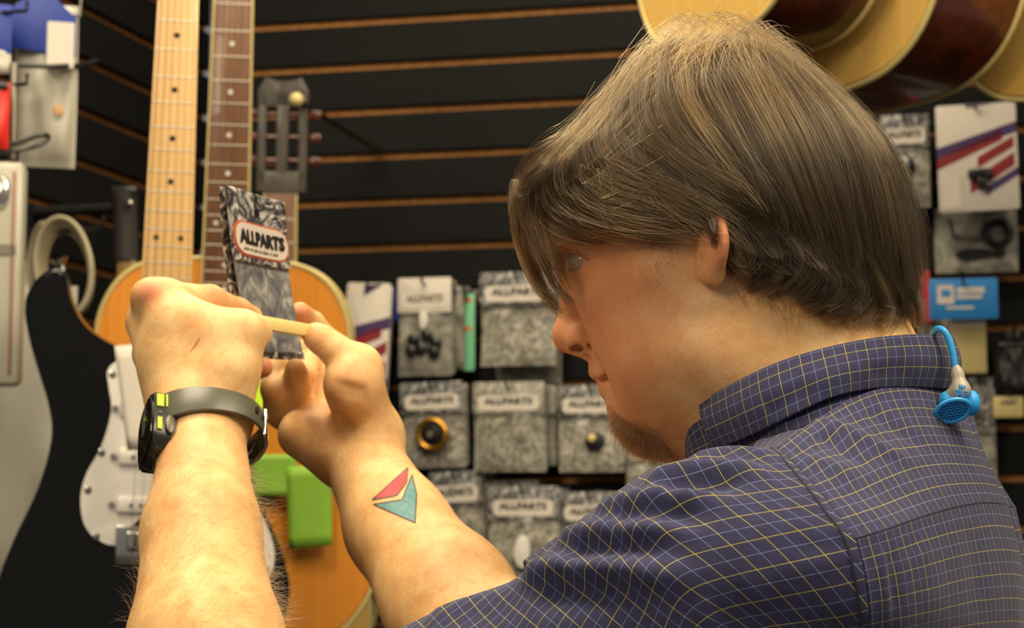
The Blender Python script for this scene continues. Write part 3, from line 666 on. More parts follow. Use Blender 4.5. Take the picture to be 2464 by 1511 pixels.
# ================================================================== the man: one continuous skin
def sd_cap(p, a, b, ra, rb):
    a = np.asarray(a, float); ba = np.asarray(b, float)-a; pa = p-a
    h = np.clip((pa@ba)/max(ba@ba, 1e-12), 0, 1)
    return np.linalg.norm(pa - h[:, None]*ba, axis=1) - (ra + (rb-ra)*h)
def sd_ell(p, c, r, R=None):            # R rows: the three axes
    q = p-np.asarray(c, float)
    if R is not None: q = q@np.asarray(R).T
    r = np.asarray(r, float)
    k0 = np.linalg.norm(q/r, axis=1); k1 = np.linalg.norm(q/(r*r), axis=1)
    return k0*(k0-1)/np.maximum(k1, 1e-9)
def smin(a, b, k):
    h = np.maximum(k-np.abs(a-b), 0)/k
    return np.minimum(a, b) - h*h*k*0.25
def smax(a, b, k): return -smin(-a, -b, k)
class SDF:
    def __init__(s): s.ops = []; s.pts = []
    def _reg(s, sub, *pr):
        if not sub: s.pts += [(np.asarray(c, float), r) for c, r in pr]
    def cap(s, a, b, ra, rb=None, k=6, sub=False):
        rb = ra if rb is None else rb
        ra, rb, k = ra*1e-3, rb*1e-3, k*1e-3
        s.ops.append((lambda p: sd_cap(p, a, b, ra, rb), k, sub, (np.asarray(a)+np.asarray(b))/2, np.linalg.norm(np.asarray(a)-np.asarray(b))/2+max(ra, rb)+k))
        s._reg(sub, (a, ra), (b, rb)); return s
    def ell(s, c, r, R=None, k=6, sub=False):
        r = np.asarray(r)*1e-3; k = k*1e-3
        s.ops.append((lambda p: sd_ell(p, c, r, R), k, sub, np.asarray(c), max(r)+k))
        s._reg(sub, (c, max(r))); return s
    def chain(s, pts, rs, k=4, kin=4, sub=False):
        for i in range(len(pts)-1): s.cap(pts[i], pts[i+1], rs[i], rs[i+1], k=(k if i == 0 else kin), sub=sub)
        return s
    def eval(s, p):
        lo = np.min([c-r for c, r in s.pts], 0)-0.03; hi = np.max([c+r for c, r in s.pts], 0)+0.03
        m = np.all((p > lo) & (p < hi), 1); out = np.full(len(p), 0.05)
        if not m.any(): return out
        q = p[m]; d = np.full(len(q), 0.05)
        for fn, k, sub, c, R in s.ops:
            near = np.linalg.norm(q-c, axis=1) < R+0.055
            if not near.any(): continue
            v = fn(q[near]); d[near] = smax(d[near], -v, k) if sub else smin(d[near], v, k)
        out[m] = d
        return out
def surface_nets(ev, lo, hi, h, nb=8):
    lo = np.asarray(lo, float); n = np.ceil((np.asarray(hi)-lo)/(h*nb)).astype(int)
    I = np.stack(np.meshgrid(*[np.arange(k) for k in n], indexing='ij'), -1).reshape(-1, 3)
    cen = lo + (I+0.5)*h*nb
    d = np.concatenate([ev(c) for c in np.array_split(cen, max(1, len(cen)//200000))])
    I = I[np.abs(d) < h*nb*1.05]
    o = np.arange(nb+1); off = np.stack(np.meshgrid(o, o, o, indexing='ij'), -1)
    V = []; VID = []; FQ = []
    NX, NY, NZ = (n*nb+2).astype(np.int64)
    gid = lambda a: (a[..., 0].astype(np.int64)*NY + a[..., 1])*NZ + a[..., 2]
    for part in np.array_split(I, max(1, len(I)//600)):
        gi = part[:, None, None, None, :]*nb + off
        f = ev((lo + gi.reshape(-1, 3)*h)).reshape(len(part), nb+1, nb+1, nb+1)
        sgn = f < 0
        c8 = [(dx, dy, dz) for dx in (0, 1) for dy in (0, 1) for dz in (0, 1)]
        sl = lambda A, c: A[:, c[0]:nb+c[0], c[1]:nb+c[1], c[2]:nb+c[2]]
        cnt = sum(sl(sgn, c).astype(np.int8) for c in c8)
        act = (cnt > 0) & (cnt < 8)
        ix = np.argwhere(act)
        if len(ix) == 0: continue
        val = np.stack([sl(f, c)[act] for c in c8], 1)
        acc = np.zeros((len(ix), 3)); num = np.zeros(len(ix))
        for a in range(8):
            for b in range(a+1, 8):
                A, B = np.array(c8[a]), np.array(c8[b])
                if np.abs(A-B).sum() != 1: continue
                va, vb = val[:, a], val[:, b]; x = (va < 0) != (vb < 0)
                t = np.where(x, va/np.where(va == vb, 1, va-vb), 0)
                acc += np.where(x[:, None], A + t[:, None]*(B-A), 0); num += x
        g = part[ix[:, 0]]*nb + ix[:, 1:]
        V.append(lo + (g + acc/num[:, None])*h); VID.append(gid(g))
        G0 = part[:, None, None, None, :]*nb + off
        for ax in range(3):
            e = [0, 0, 0]; e[ax] = 1
            A = sgn[:, :nb, :nb, :nb]; B = sgn[:, e[0]:nb+e[0], e[1]:nb+e[1], e[2]:nb+e[2]]
            xx = np.argwhere(A != B)
            if len(xx) == 0: continue
            g = part[xx[:, 0]]*nb + xx[:, 1:]; inside = A[A != B]
            u = np.zeros(3, int); v = np.zeros(3, int); u[(ax+1) % 3] = 1; v[(ax+2) % 3] = 1
            q = np.stack([gid(g-u-v), gid(g-v), gid(g), gid(g-u)], 1)
            q[~inside] = q[~inside][:, ::-1]
            FQ.append(q)
    V = np.concatenate(V); VID = np.concatenate(VID); FQ = np.concatenate(FQ)
    od = np.argsort(VID); VID = VID[od]; V = V[od]
    k = np.searchsorted(VID, FQ); k = np.minimum(k, len(VID)-1)
    ok = np.all(VID[k] == FQ, 1)
    return V, k[ok]
def rotf(deg):                          # head axes pitched down by deg: rows forward, left, up
    a = math.radians(deg)
    f = FB*math.cos(a) - UB*math.sin(a); u = UB*math.cos(a) + FB*math.sin(a)
    return np.stack([f, LB, u])
HR = rotf(13)
# ---- head and neck
hd = SDF()
hd.ell(H(1716, 486), (94, 75, 86), HR, k=10)
hd.ell(H(1580, 720), (43, 54, 66), HR, k=16)
hd.ell(H(1505, 560), (42, 50, 40), HR, k=12)
for s in (1, -1):
    X = (lambda x, y, t: H(x, y, t)) if s == 1 else (lambda x, y, t: mirror(H(x, y, t)))
    hd.cap(X(1575, 1010, 10), X(1700, 850, 48), 16, 24, k=16)
    hd.ell(X(1548, 780, 33), (27, 24, 34), HR, k=12)
    hd.ell(X(1615, 850, 42), (34, 26, 36), HR, k=16)
    hd.cap(X(1480, 690, 44), X(1580, 650, 62), 10, 9, k=14)
hd.ell(H(1518, 850), (21, 23, 26), HR, k=10)
hd.cap(H(1562, 1003, -7), H(1562, 1003, 7), 17, k=16)
hd.ell(H(1554, 960), (18, 21, 18), HR, k=10)
hd.ell(H(1665, 950), (37, 42, 31), HR, k=24)
hd.cap(H(1800, 720), H(1960, 1090), 64, 60, k=26)
hd.cap(H(1990, 770), H(2080, 980), 40, 42, k=20)
# nose
hd.cap(H(1388, 655), H(1378, 790), 7.5, 10, k=14)
hd.ell(H(1374, 814), (10, 9.5, 8.6), HR, k=8)
hd.cap(H(1398, 838), H(1425, 848), 5, 6, k=5)
for s in (1, -1):
    X = (lambda x, y, t: H(x, y, t)) if s == 1 else (lambda x, y, t: mirror(H(x, y, t)))
    hd.cap(X(1394, 818, 9), X(1414, 815, 13.5), 6.8, 7.0, k=7)
    hd.cap(X(1388, 836, 8), X(1402, 828, 10.5), 3.4, 3.4, k=1.5, sub=True); hd.cap(X(1381, 841, 10.5), X(1401, 831, 15.5), 2.2, 2.6, k=1.2, sub=True)
    hd.cap(X(1430, 838, 18), X(1421, 785, 19), 2.2, 1.4, k=4, sub=True)
    hd.cap(X(1362, 588, 8), X(1385, 570, 40), 9, 8, k=14)
    # eye socket, lids
    hd.ell(X(1376, 632, 38), (15, 13, 11), HR, k=6, sub=True)
    hd.ell(X(1411, 633, 33), (13.3, 13.3, 13.3), HR, k=5)
    hd.ell(X(1378, 632, 40), (14, 17, 4.9), rotf(-4), k=1.6, sub=True)
    hd.cap(X(1366, 600, 22), X(1392, 596, 40), 1.0, 1.0, k=4, sub=True)
# lips
for s in (1, -1):
    X = (lambda x, y, t: H(x, y, t)) if s == 1 else (lambda x, y, t: mirror(H(x, y, t)))
    hd.cap(X(1446, 892, 0), X(1459, 895, 13), 6.4, 5.6, k=4); hd.cap(X(1459, 895, 13), X(1488, 902, 25), 5.6, 3.2, k=4)
    hd.cap(X(1472, 934, 0), X(1480, 929, 13), 6.8, 6.2, k=4); hd.cap(X(1480, 929, 13), X(1492, 909, 25), 6.2, 3.2, k=4)
    hd.cap(X(1434, 914, 0), X(1450, 911, 13), 1.8, 1.8, k=2, sub=True); hd.cap(X(1450, 911, 13), X(1476, 904, 31), 1.8, 2.2, k=2.5, sub=True)
# ears
for s in (1, -1):
    X = (lambda x, y, t: H(x, y, t)) if s == 1 else (lambda x, y, t: mirror(H(x, y, t)))
    ec = catmull([X(1700, 548, 73), X(1720, 522, 79), X(1736, 545, 84), X(1741, 585, 86), X(1734, 622, 84), X(1719, 650, 79), X(1702, 660, 75)], 15)
    hd.chain(ec, list(np.interp(np.arange(15), [0, 8, 11, 14], [2.8, 3.0, 3.6, 5.2])), k=2.5, kin=1.2)
    hd.ell(X(1709, 595, 77), (6, 6, 21), HR, k=6)
    hd.cap(X(1700, 565, 72), X(1699, 648, 71), 4, 5.5, k=5)
# ---- left hand and forearm (the near one, with the watch)
lh = SDF()
EL, WL = Q(600, 1960, 1.00), Q(490, 1015, 1.195)
lh.cap(EL, Q(496, 1560, 1.075), 46, 43, k=10); lh.cap(Q(496, 1560, 1.075), Q(484, 1280, 1.135), 43, 33.5, k=12)
lh.cap(Q(484, 1280, 1.135), WL, 33.5, 24.5, k=12); lh.cap(Q(470, 1015, 1.20), Q(518, 1015, 1.20), 23, 21.5, k=10)
M1, M2, M3, M4 = Q(402, 724, 1.225), Q(354, 774, 1.24), Q(368, 850, 1.262), Q(405, 905, 1.28)
lh.cap(Q(470, 1000, 1.20), M1, 22, 14, k=16); lh.cap(Q(455, 1000, 1.205), M2, 22, 13.6, k=14)
lh.cap(Q(450, 1000, 1.215), M3, 21, 13.6, k=12); lh.cap(Q(470, 1000, 1.22), M4, 20, 13, k=10)
lh.ell(Q(352, 708, 1.226), (9, 9, 9), k=14)
lh.cap(Q(522, 985, 1.20), Q(552, 895, 1.20), 19.5, 17.0, k=14); lh.cap(Q(552, 895, 1.20), Q(586, 802, 1.207), 17.0, 13.2, k=10)
lh.ell(Q(478, 855, 1.215), (33, 17, 30), np.stack([RGT, FWD, UPV]), k=18)
lh.cap(Q(425, 765, 1.215), Q(550, 812, 1.208), 13, 13, k=12)
lh.cap(Q(588, 802, 1.207), Q(608, 800, 1.238), 13.2, 11.5, k=6); lh.cap(Q(608, 800, 1.238), Q(622, 808, 1.268), 11.5, 8, k=5)
lf1 = SDF(); lf1.chain([M1, Q(505, 725, 1.256), Q(572, 750, 1.284), Q(606, 762, 1.30)], [13, 10.4, 9, 7.5], k=3)
lf2 = SDF(); lf2.chain([M2, Q(430, 775, 1.305), Q(520, 800, 1.33), Q(590, 806, 1.335)], [12.5, 10.5, 9.3, 8], k=4)
lf3 = SDF(); lf3.chain([M3, Q(420, 850, 1.315), Q(510, 860, 1.342), Q(585, 852, 1.34)], [12, 10.2, 9, 7.6], k=4)
lf4 = SDF(); lf4.chain([M4, Q(455, 905, 1.31), Q(560, 905, 1.322), Q(632, 884, 1.305)], [11.5, 9.2, 8.2, 7.2], k=4)
# ---- right hand and forearm (the far one, palm towards us)
rh = SDF()
ER, WR = Q(1212, 1622, 1.17), Q(862, 1086, 1.335)
rh.cap(ER, Q(1076, 1438, 1.225), 45, 41, k=10); rh.cap(Q(1076, 1438, 1.225), Q(957, 1270, 1.28), 41, 33.5, k=14)
rh.cap(Q(957, 1270, 1.28), WR, 33.5, 26, k=14)
rh.cap(Q(850, 1088, 1.34), Q(900, 1050, 1.335), 22, 21, k=12)
N1, N2, N3, N4 = Q(806, 850, 1.405), Q(752, 885, 1.40), Q(708, 930, 1.385), Q(680, 985, 1.36)
rh.cap(Q(885, 1050, 1.345), N1, 20, 13, k=14); rh.cap(Q(865, 1060, 1.35), N2, 20, 13, k=14)
rh.cap(Q(845, 1075, 1.35), N3, 19, 13, k=12); rh.cap(Q(830, 1085, 1.345), N4, 19, 13, k=12)
rh.cap(Q(815, 1098, 1.335), Q(728, 1045, 1.335), 19.5, 17.5, k=10)
rh.cap(Q(880, 1020, 1.33), Q(850, 920, 1.315), 21, 20, k=8); rh.cap(Q(850, 935, 1.312), Q(864, 882, 1.322), 18, 15.5, k=8)
rt = SDF(); rt.chain([Q(862, 885, 1.322), Q(806, 842, 1.318), Q(770, 815, 1.318), Q(756, 806, 1.318)], [15, 10.8, 9.8, 8.2], k=5)
rf1 = SDF(); rf1.chain([N1, Q(795, 830, 1.405), Q(752, 780, 1.39), Q(722, 752, 1.374)], [12, 10.2, 8.8, 7.6], k=4)
rf2 = SDF(); rf2.chain([N2, Q(738, 850, 1.40), Q(744, 868, 1.372), Q(740, 898, 1.356)], [12, 10, 8, 6.6], k=3)
rf3 = SDF(); rf3.chain([Q(712, 985, 1.355), Q(716, 932, 1.345), Q(713, 905, 1.338), Q(711, 887, 1.334)], [11, 9.0, 8.2, 7.2], k=3)
rf4 = SDF(); rf4.chain([N4, Q(665, 935, 1.345), Q(662, 890, 1.352), Q(668, 858, 1.362)], [13.5, 10.6, 9.2, 7.6], k=4)
# skin creases
for a, b in (((769, 905), (775, 965)), ((775, 965), (808, 1006)), ((808, 1006), (838, 1026))):
    rh.cap(Q(*a, 1.302), Q(*b, 1.308), 2.4, 2.4, k=6, sub=True)
for a, b in (((790, 918), (868, 940)), ((800, 945), (880, 962)), ((822, 975), (892, 985)), ((835, 1000), (895, 1010))):
    rh.cap(Q(*a, 1.2915), Q(*b, 1.2945), 0.6, 0.6, k=7, sub=True)
for a, b in (((665, 1022), (700, 1000)), ((700, 1000), (725, 975))):
    rh.cap(Q(*a, 1.315), Q(*b, 1.322), 2.2, 2.2, k=5, sub=True)
# ---- trunk under the shirt
tr = SDF()
SL = H(1930, 1365, 122); SR = mirror(SL) + FB*0.15 + LB*0.03 - UB*0.02
C7 = H(2200, 960)
tr.cap(H(1980, 1120), H(2100, 1500), 46, 60, k=20)
for a in (SL, SR): tr.cap(H(2090, 1140), a, 30, 36, k=16)
tr.ell(H(2080, 1820), (66, 100, 120), np.stack([FB, LB, UB]), k=20)
tr.ell(H(2180, 2500), (115, 155, 190), np.stack([FB, LB, UB]), k=60)
tr.cap(SL, EL, 40, 43, k=14); tr.cap(SR, ER, 40, 42, k=14)
GROUPS = [(hd, 0), (tr, 25), (lh, 14), (lf1, 4), (lf2, 4), (lf3, 4), (lf4, 4), (rh, 14), (rt, 6), (rf1, 4), (rf2, 4), (rf3, 4), (rf4, 4)]
def body_sdf(p):
    d = None
    for g, k in GROUPS:
        v = g.eval(p)
        if d is None: d = v
        else: d = smin(d, v, k*1e-3)
    return d
BV, BF = surface_nets(body_sdf, (-0.36, 0.70, 0.90), (0.52, 1.62, 1.70), 0.0015)
print('body', len(BV), len(BF))
# ------------------------------------------------------------------ skin colour (true colour only: blush, freckles, scalp roots)
def skin_material():
    t = NT('skin'); co = t.coord()
    a = t.n('ShaderNodeAttribute', attribute_name='blush'); b = t.n('ShaderNodeAttribute', attribute_name='roots')
    n1 = t.noise(co, 55, 6, 0.65); n2 = t.noise(co, 420, 3, 0.6); n3 = t.noise(co, 1400, 2, 0.5)
    base = t.ramp(n1, [(0.30, lin(214, 160, 104)), (0.5, lin(228, 184, 126)), (0.72, lin(239, 204, 150))])
    red = t.mix(t.math('MULTIPLY', a.outputs['Fac'], 1.0), base, lin(192, 104, 78))
    sp = t.mix(t.math('MULTIPLY', t.math('SUBTRACT', n2, 0.52, clamp=True), 1.35, clamp=True), red, lin(186, 112, 78))
    hair = t.mix(t.math('MULTIPLY', b.outputs['Fac'], 1.0, clamp=True), sp, lin(62, 44, 28))
    t.col(hair); t.set(rough=0.48, spec=0.35, sss=0.06)
    t.b.inputs['Subsurface Radius'].default_value = (0.010, 0.004, 0.002); t.b.inputs['Subsurface Scale'].default_value = 0.5
    t.bump(t.math('ADD', n3, t.math('MULTIPLY', n2, 0.8)), 0.22, 0.0006)
    return t.m
SKIN = skin_material()
me_lab = 'man in navy checked shirt with brown hair, holding a small packet up in both hands'
body = meshnp('person', BV, BF, SKIN)
tag(body, me_lab, 'person')
def soft(p, c, r): return np.exp(-(np.linalg.norm(p-c, axis=1)/(r*1e-3))**2)
fx_ = (BV-HC)@FB*1e3; bl = 0.58*np.clip((fx_+30)/50, 0, 1)*(BV[:, 2] > Q(1690, 1110, 1.1)[2])*(proj(BV)[:, 0] > 1240)*np.clip((proj(BV)[:, 0]-1240)/20, 0, 1)
for c, r, amt in ((H(1345, 815), 20, .8), (H(1480, 770, 40), 40, .75), (H(1560, 720, 52), 44, .6), (H(1640, 830, 56), 40, .4), (H(1450, 600, 45), 26, .5), (H(1732, 590, 87), 18, .8), (H(1700, 660, 76), 12, .5), (H(1447, 900), 10, .6), (H(1462, 935), 11, .6),
                  (H(1500, 860, 38), 36, .5), (H(1540, 980, 25), 34, .4), (H(1560, 560, 60), 30, .3), (Q(360, 704, 1.212), 11, .8), (Q(300, 775, 1.24), 9, .4), (Q(505, 716, 1.25), 12, .5), (Q(560, 740, 1.28), 14, .5), (Q(640, 884, 1.30), 9, .8),
                  (Q(724, 752, 1.37), 13, .7), (Q(710, 882, 1.315), 11, .8), (Q(737, 888, 1.34), 10, .5), (Q(850, 900, 1.30), 18, .3), (Q(745, 800, 1.31), 10, .3),
                  (Q(430, 1120, 1.15), 22, .25), (Q(545, 1412, 1.05), 2.6, .9), (Q(470, 1230, 1.10), 26, .2)):
    bl = np.maximum(bl, amt*soft(BV, c, r))
rt_ = np.zeros(len(BV))
HP = proj(BV); lat = (BV-HC)@LB*1e3
hairline = np.interp(HP[:, 0], [1200, 1290, 1330, 1400, 1500, 1560, 1600, 1680, 1760, 1850, 1950, 2100, 2230, 2300], [470, 470, 480, 505, 520, 535, 545, 555, 650, 690, 720, 745, 770, 780])
inhead = (HP[:, 1] < 800) & (HP[:, 0] > 1250) & (HP[:, 0] < 2300)
rt_ = np.where(inhead & (lat < 79), np.clip((hairline-HP[:, 1])/24, 0, 1)*0.95, 0)
beard = np.exp(-(((HP[:, 0]-1545)/55)**2 + ((HP[:, 1]-1052)/42)**2)**2)*(np.abs(lat) < 45)
stub = np.exp(-(((HP[:, 0]-1620)/130)**2 + ((HP[:, 1]-960)/110)**2)**2)*0.16*(lat > -90)
rt_ = np.maximum(rt_, np.where(HP[:, 0] > 1250, np.maximum(beard*0.55, stub), 0))
for nm, arr in (('blush', bl), ('roots', rt_)):
    at = body.data.attributes.new(nm, 'FLOAT', 'POINT'); at.data.foreach_set('value', arr.astype(np.float32))
BODY_BVH = BVHTree.FromPolygons(BV.tolist(), BF.tolist())
def on_body(px, py, lift=0.0, dmax=3.0):
    r = ray(px, py); L = np.linalg.norm(r)
    h = BODY_BVH.ray_cast(Vector(CAM), Vector(r/L))
    if h[0] is None: return None
    p = np.array(h[0]); n = np.array(h[1])
    if n@r > 0: n = -n
    return p + n*lift*1e-3
# ---- eyes
def eye_mat():
    t = NT('eyeball'); co = t.coord('Generated')
    g = t.n('ShaderNodeAttribute', attribute_name='gaze')
    t.col(t.ramp(g.outputs['Fac'], [(0.0, lin(176, 160, 142)), (0.855, lin(170, 150, 132)), (0.875, lin(70, 62, 48)), (0.95, lin(96, 88, 60)), (0.965, (0.004, 0.004, 0.004))]))
    t.set(rough=0.06, spec=0.6); return t.m
EYEM = eye_mat()
GZ = (0.90*FB + 0.20*LB - 0.28*UB); GZ /= np.linalg.norm(GZ)
for c in (H(1411, 633, 33), mirror(H(1411, 633, 33))):
    bm = bmesh.new(); bmesh.ops.create_uvsphere(bm, u_segments=36, v_segments=24, radius=0.0118)
    vs = np.array([v.co[:] for v in bm.verts]); nn = vs/np.linalg.norm(vs, axis=1)[:, None]; d = nn@GZ
    vs = vs*(1+0.06*np.clip((d-0.86)/0.14, 0, 1)[:, None])
    for v, q in zip(bm.verts, vs): v.co = Vector(q + c)
    me = bpy.data.meshes.new('eye'); bm.to_mesh(me); bm.free(); me.materials.append(EYEM)
    me.polygons.foreach_set('use_smooth', [True]*len(me.polygons))
    at = me.attributes.new('gaze', 'FLOAT', 'POINT'); at.data.foreach_set('value', np.clip(d, 0, 1).astype(np.float32))
    link('eye', me, body)
# ------------------------------------------------------------------ hair: strands laid along locks over the hair's own volume
ROWS = [(14, 1690, 1765, 8), (30, 1630, 1815, 28), (60, 1585, 1858, 42), (100, 1550, 1900, 52), (150, 1505, 1955, 62), (200, 1468, 2008, 70), (250, 1432, 2058, 76),
        (300, 1388, 2095, 81), (350, 1326, 2128, 85), (400, 1268, 2150, 88), (450, 1232, 2168, 91), (500, 1222, 2180, 92), (550, 1232, 2190, 92), (600, 1245, 2197, 90),
        (650, 1262, 2204, 88), (700, 1290, 2206, 85), (760, 1330, 2204, 81), (820, 1375, 2196, 76)]
HSV = []
NS = 72
for y, xl, xr, b in ROWS:
    c = H((xl+xr)/2, y); wmm = (xr-xl)/2/F_PX*((c-CAM)@FWD)
    bb = min(b*1e-3, wmm/0.4226*0.9); a_ = math.sqrt(max(1e-8, wmm**2-(0.4226*bb)**2))/0.906
    for j in range(NS):
        th = 2*math.pi*j/NS
        HSV.append(c + FB*a_*math.cos(th) + LB*bb*math.sin(th))
HSV = np.array(HSV)
HSF = [(i*NS+j, i*NS+(j+1) % NS, (i+1)*NS+(j+1) % NS, (i+1)*NS+j) for i in range(len(ROWS)-1) for j in range(NS)]
HSF.append(tuple(range(NS)))
H_BVH = BVHTree.FromPolygons(HSV.tolist(), HSF)
def on_hair(px, py):
    for k in range(14):                 # step towards the hair's middle when the ray just misses the outline
        r = ray(px, py); h = H_BVH.ray_cast(Vector(CAM), Vector(r/np.linalg.norm(r)))
        if h[0] is not None: return np.array(h[0])
        px += (1740-px)*0.02; py += (440-py)*0.01
    return H(px, py, 0)
HAXIS = HC + UB*(-0.02)
def inward(p):                          # towards the head's upright middle line
    q = np.asarray(p)-HAXIS
    v = -(q - 0.35*(q@UB)[..., None]*UB) if q.ndim > 1 else -(q-0.35*(q@UB)*UB)
    return v/np.linalg.norm(v, axis=-1, keepdims=True)
# each lock: its course in the picture (root first), width in mm at root and tip, depth under the surface at root, middle and tip, strands
LOCKS = [
 # combed forward from the crown into the fringe
 ([(1700, 40), (1570, 120), (1450, 245), (1345, 350), (1255, 405), (1226, 455), (1236, 540)], 16, 9, (4, 1, 0), 420),
 ([(1690, 45), (1570, 140), (1455, 265), (1365, 365), (1285, 430), (1254, 500), (1266, 600)], 15, 8, (4, 2, 2), 420),
 ([(1680, 60), (1585, 150), (1480, 275), (1400, 375), (1325, 440), (1292, 510), (1304, 590)], 15, 6, (4, 3, 4), 420),
 ([(1460, 260), (1350, 352), (1250, 410), (1228, 480), (1240, 560), (1270, 650), (1318, 722), (1368, 768)], 12, 5, (3, 1, 0), 260),
 ([(1440, 300), (1340, 380), (1262, 450), (1252, 540), (1268, 620), (1296, 690), (1345, 748)], 14, 5, (5, 3, 2), 260),
 ([(1420, 340), (1310, 420), (1264, 500), (1276, 570), (1306, 640), (1340, 700), (1400, 750)], 8, 2.6, (6, 5, 8), 110),
 ([(1430, 360), (1330, 430), (1288, 500), (1300, 565), (1326, 625), (1350, 690), (1372, 720)], 8, 3, (7, 6, 10), 90),
 ([(1400, 330), (1310, 395), (1250, 440), (1236, 500), (1245, 560), (1258, 600)], 16, 8, (6, 3, 2), 300),
 ([(1520, 180), (1400, 290), (1310, 370), (1240, 430), (1235, 510), (1262, 585)], 16, 8, (3, 1, 1), 320),
 ([(1560, 130), (1420, 280), (1320, 372), (1258, 426), (1244, 490), (1268, 565)], 16, 9, (2, -1, -1), 340),
 ([(1530, 160), (1410, 295), (1325, 385), (1276, 445), (1272, 520), (1298, 585)], 13, 6, (2, -1, 0), 340),
 ([(1490, 215), (1375, 335), (1300, 405), (1256, 455), (1254, 520)], 16, 9, (2, -1, -1), 320),
 ([(1500, 190), (1400, 310), (1340, 400), (1310, 460), (1326, 525)], 14, 6, (2, -1, 1), 320),
 # front falls that turn back towards the temple
 ([(1650, 55), (1545, 150), (1470, 260), (1436, 340), (1474, 405), (1560, 445)], 16, 9, (3, 0, 1), 360),
 ([(1600, 90), (1500, 190), (1420, 300), (1385, 370), (1410, 440), (1490, 480)], 16, 9, (3, 0, 2), 360),
 ([(1560, 130), (1450, 240), (1370, 340), (1330, 410), (1340, 480), (1400, 520)], 15, 9, (3, 0, 2), 340),
 ([(1500, 200), (1410, 300), (1330, 390), (1300, 450), (1320, 510), (1400, 545), (1490, 548)], 15, 8, (4, 2, 4), 320),
 ([(1470, 300), (1380, 380), (1345, 440), (1400, 490), (1500, 520), (1600, 530), (1680, 545)], 20, 9, (6, 5, 8), 420),
 ([(1540, 250), (1440, 350), (1420, 410), (1500, 455), (1610, 480), (1700, 520), (1740, 560)], 20, 10, (5, 4, 6), 440),
 ([(1490, 350), (1400, 420), (1390, 470), (1470, 505), (1570, 525), (1650, 555)], 18, 10, (8, 7, 10), 360),
 ([(1600, 400), (1520, 440), (1500, 475), (1580, 505), (1670, 520), (1720, 560), (1722, 606)], 16, 6, (8, 6, 8), 300),
 ([(1620, 420), (1600, 455), (1650, 500), (1695, 545), (1706, 590)], 10, 5, (8, 6, 6), 160),
 # sides, swept down and back
 ([(1700, 32), (1655, 120), (1652, 230), (1720, 340), (1838, 440)], 18, 10, (3, 0, 0), 420),
 ([(1670, 45), (1610, 140), (1592, 250), (1660, 350), (1782, 432), (1860, 478)], 18, 10, (3, 0, 0), 420),
 ([(1640, 70), (1560, 180), (1532, 285), (1600, 370), (1722, 440), (1830, 500)], 18, 10, (3, 0, 1), 420),
 ([(1590, 140), (1505, 270), (1500, 370), (1600, 430), (1740, 490), (1835, 560)], 20, 11, (4, 1, 3), 420),
 ([(1530, 230), (1450, 350), (1480, 430), (1600, 470), (1730, 520), (1800, 590)], 20, 10, (5, 3, 5), 420),
 ([(1600, 330), (1620, 400), (1720, 470), (1800, 540), (1830, 620)], 22, 12, (7, 4, 6), 380),
 ([(1715, 28), (1700, 120), (1712, 230), (1775, 340), (1850, 440), (1890, 520)], 18, 10, (3, 0, 0), 420),
 ([(1730, 24), (1745, 130), (1780, 240), (1840, 360), (1900, 480), (1930, 570)], 18, 10, (3, 0, 0), 420),
 ([(1745, 22), (1785, 130), (1840, 260), (1895, 390), (1945, 510), (1970, 610)], 18, 10, (3, 0, 0), 420),
 ([(1762, 22), (1830, 125), (1900, 270), (1960, 420), (2000, 550), (2015, 650)], 18, 10, (3, 0, 0), 420),
 ([(1782, 24), (1870, 125), (1960, 265), (2020, 420), (2060, 560), (2070, 670)], 18, 10, (3, 0, 0), 420),
 ([(1800, 28), (1905, 125), (2010, 260), (2075, 410), (2110, 560), (2125, 700)], 18, 10, (3, 0, 0), 420),
 ([(1820, 34), (1940, 140), (2055, 270), (2120, 410), (2150, 560), (2170, 720)], 18, 10, (3, 0, 0), 420),
 ([(1840, 45), (1965, 160), (2085, 300), (2150, 450), (2178, 600), (2196, 770)], 16, 9, (3, 0, 0), 400),
 ([(1860, 60), (1990, 185), (2105, 330), (2166, 480), (2192, 620), (2204, 760)], 14, 7, (3, 0, -1), 360),
 # under layers at the nape, turned up at the ends
 ([(1760, 400), (1775, 500), (1782, 590), (1796, 640), (1832, 672)], 18, 6, (8, 5, 4), 340),
 ([(1800, 420), (1850, 530), (1868, 610), (1850, 660), (1812, 690)], 18, 8, (8, 6, 6), 340),
 ([(1840, 420), (1900, 540), (1922, 620), (1900, 670), (1858, 700)], 18, 7, (8, 5, 3), 340),
 ([(1890, 430), (1950, 540), (1968, 620), (1945, 680), (1890, 718)], 18, 7, (8, 4, 2), 340),
 ([(1930, 430), (2000, 560), (2022, 650), (1990, 715), (1930, 745)], 18, 7, (8, 4, 2), 340),
 ([(1980, 440), (2050, 580), (2068, 680), (2040, 740), (1985, 762)], 18, 7, (8, 4, 1), 340),
 ([(2030, 440), (2095, 580), (2115, 690), (2096, 748), (2050, 778)], 18, 7, (8, 4, 1), 340),
 ([(2080, 450), (2140, 600), (2160, 700), (2160, 755), (2130, 785)], 16, 6, (7, 3, 0), 300),
 ([(2110, 450), (2165, 600), (2190, 700), (2200, 760), (2196, 792)], 14, 5, (6, 2, -1), 280),
 ([(1770, 440), (1800, 540), (1806, 620), (1782, 660), (1760, 690)], 14, 8, (9, 8, 10), 260),
 ([(1840, 500), (1880, 600), (1880, 670), (1850, 710), (1830, 740)], 20, 10, (10, 9, 14), 200),
 ([(1960, 520), (2010, 640), (2000, 720), (1960, 760)], 20, 10, (10, 8, 8), 260),
]
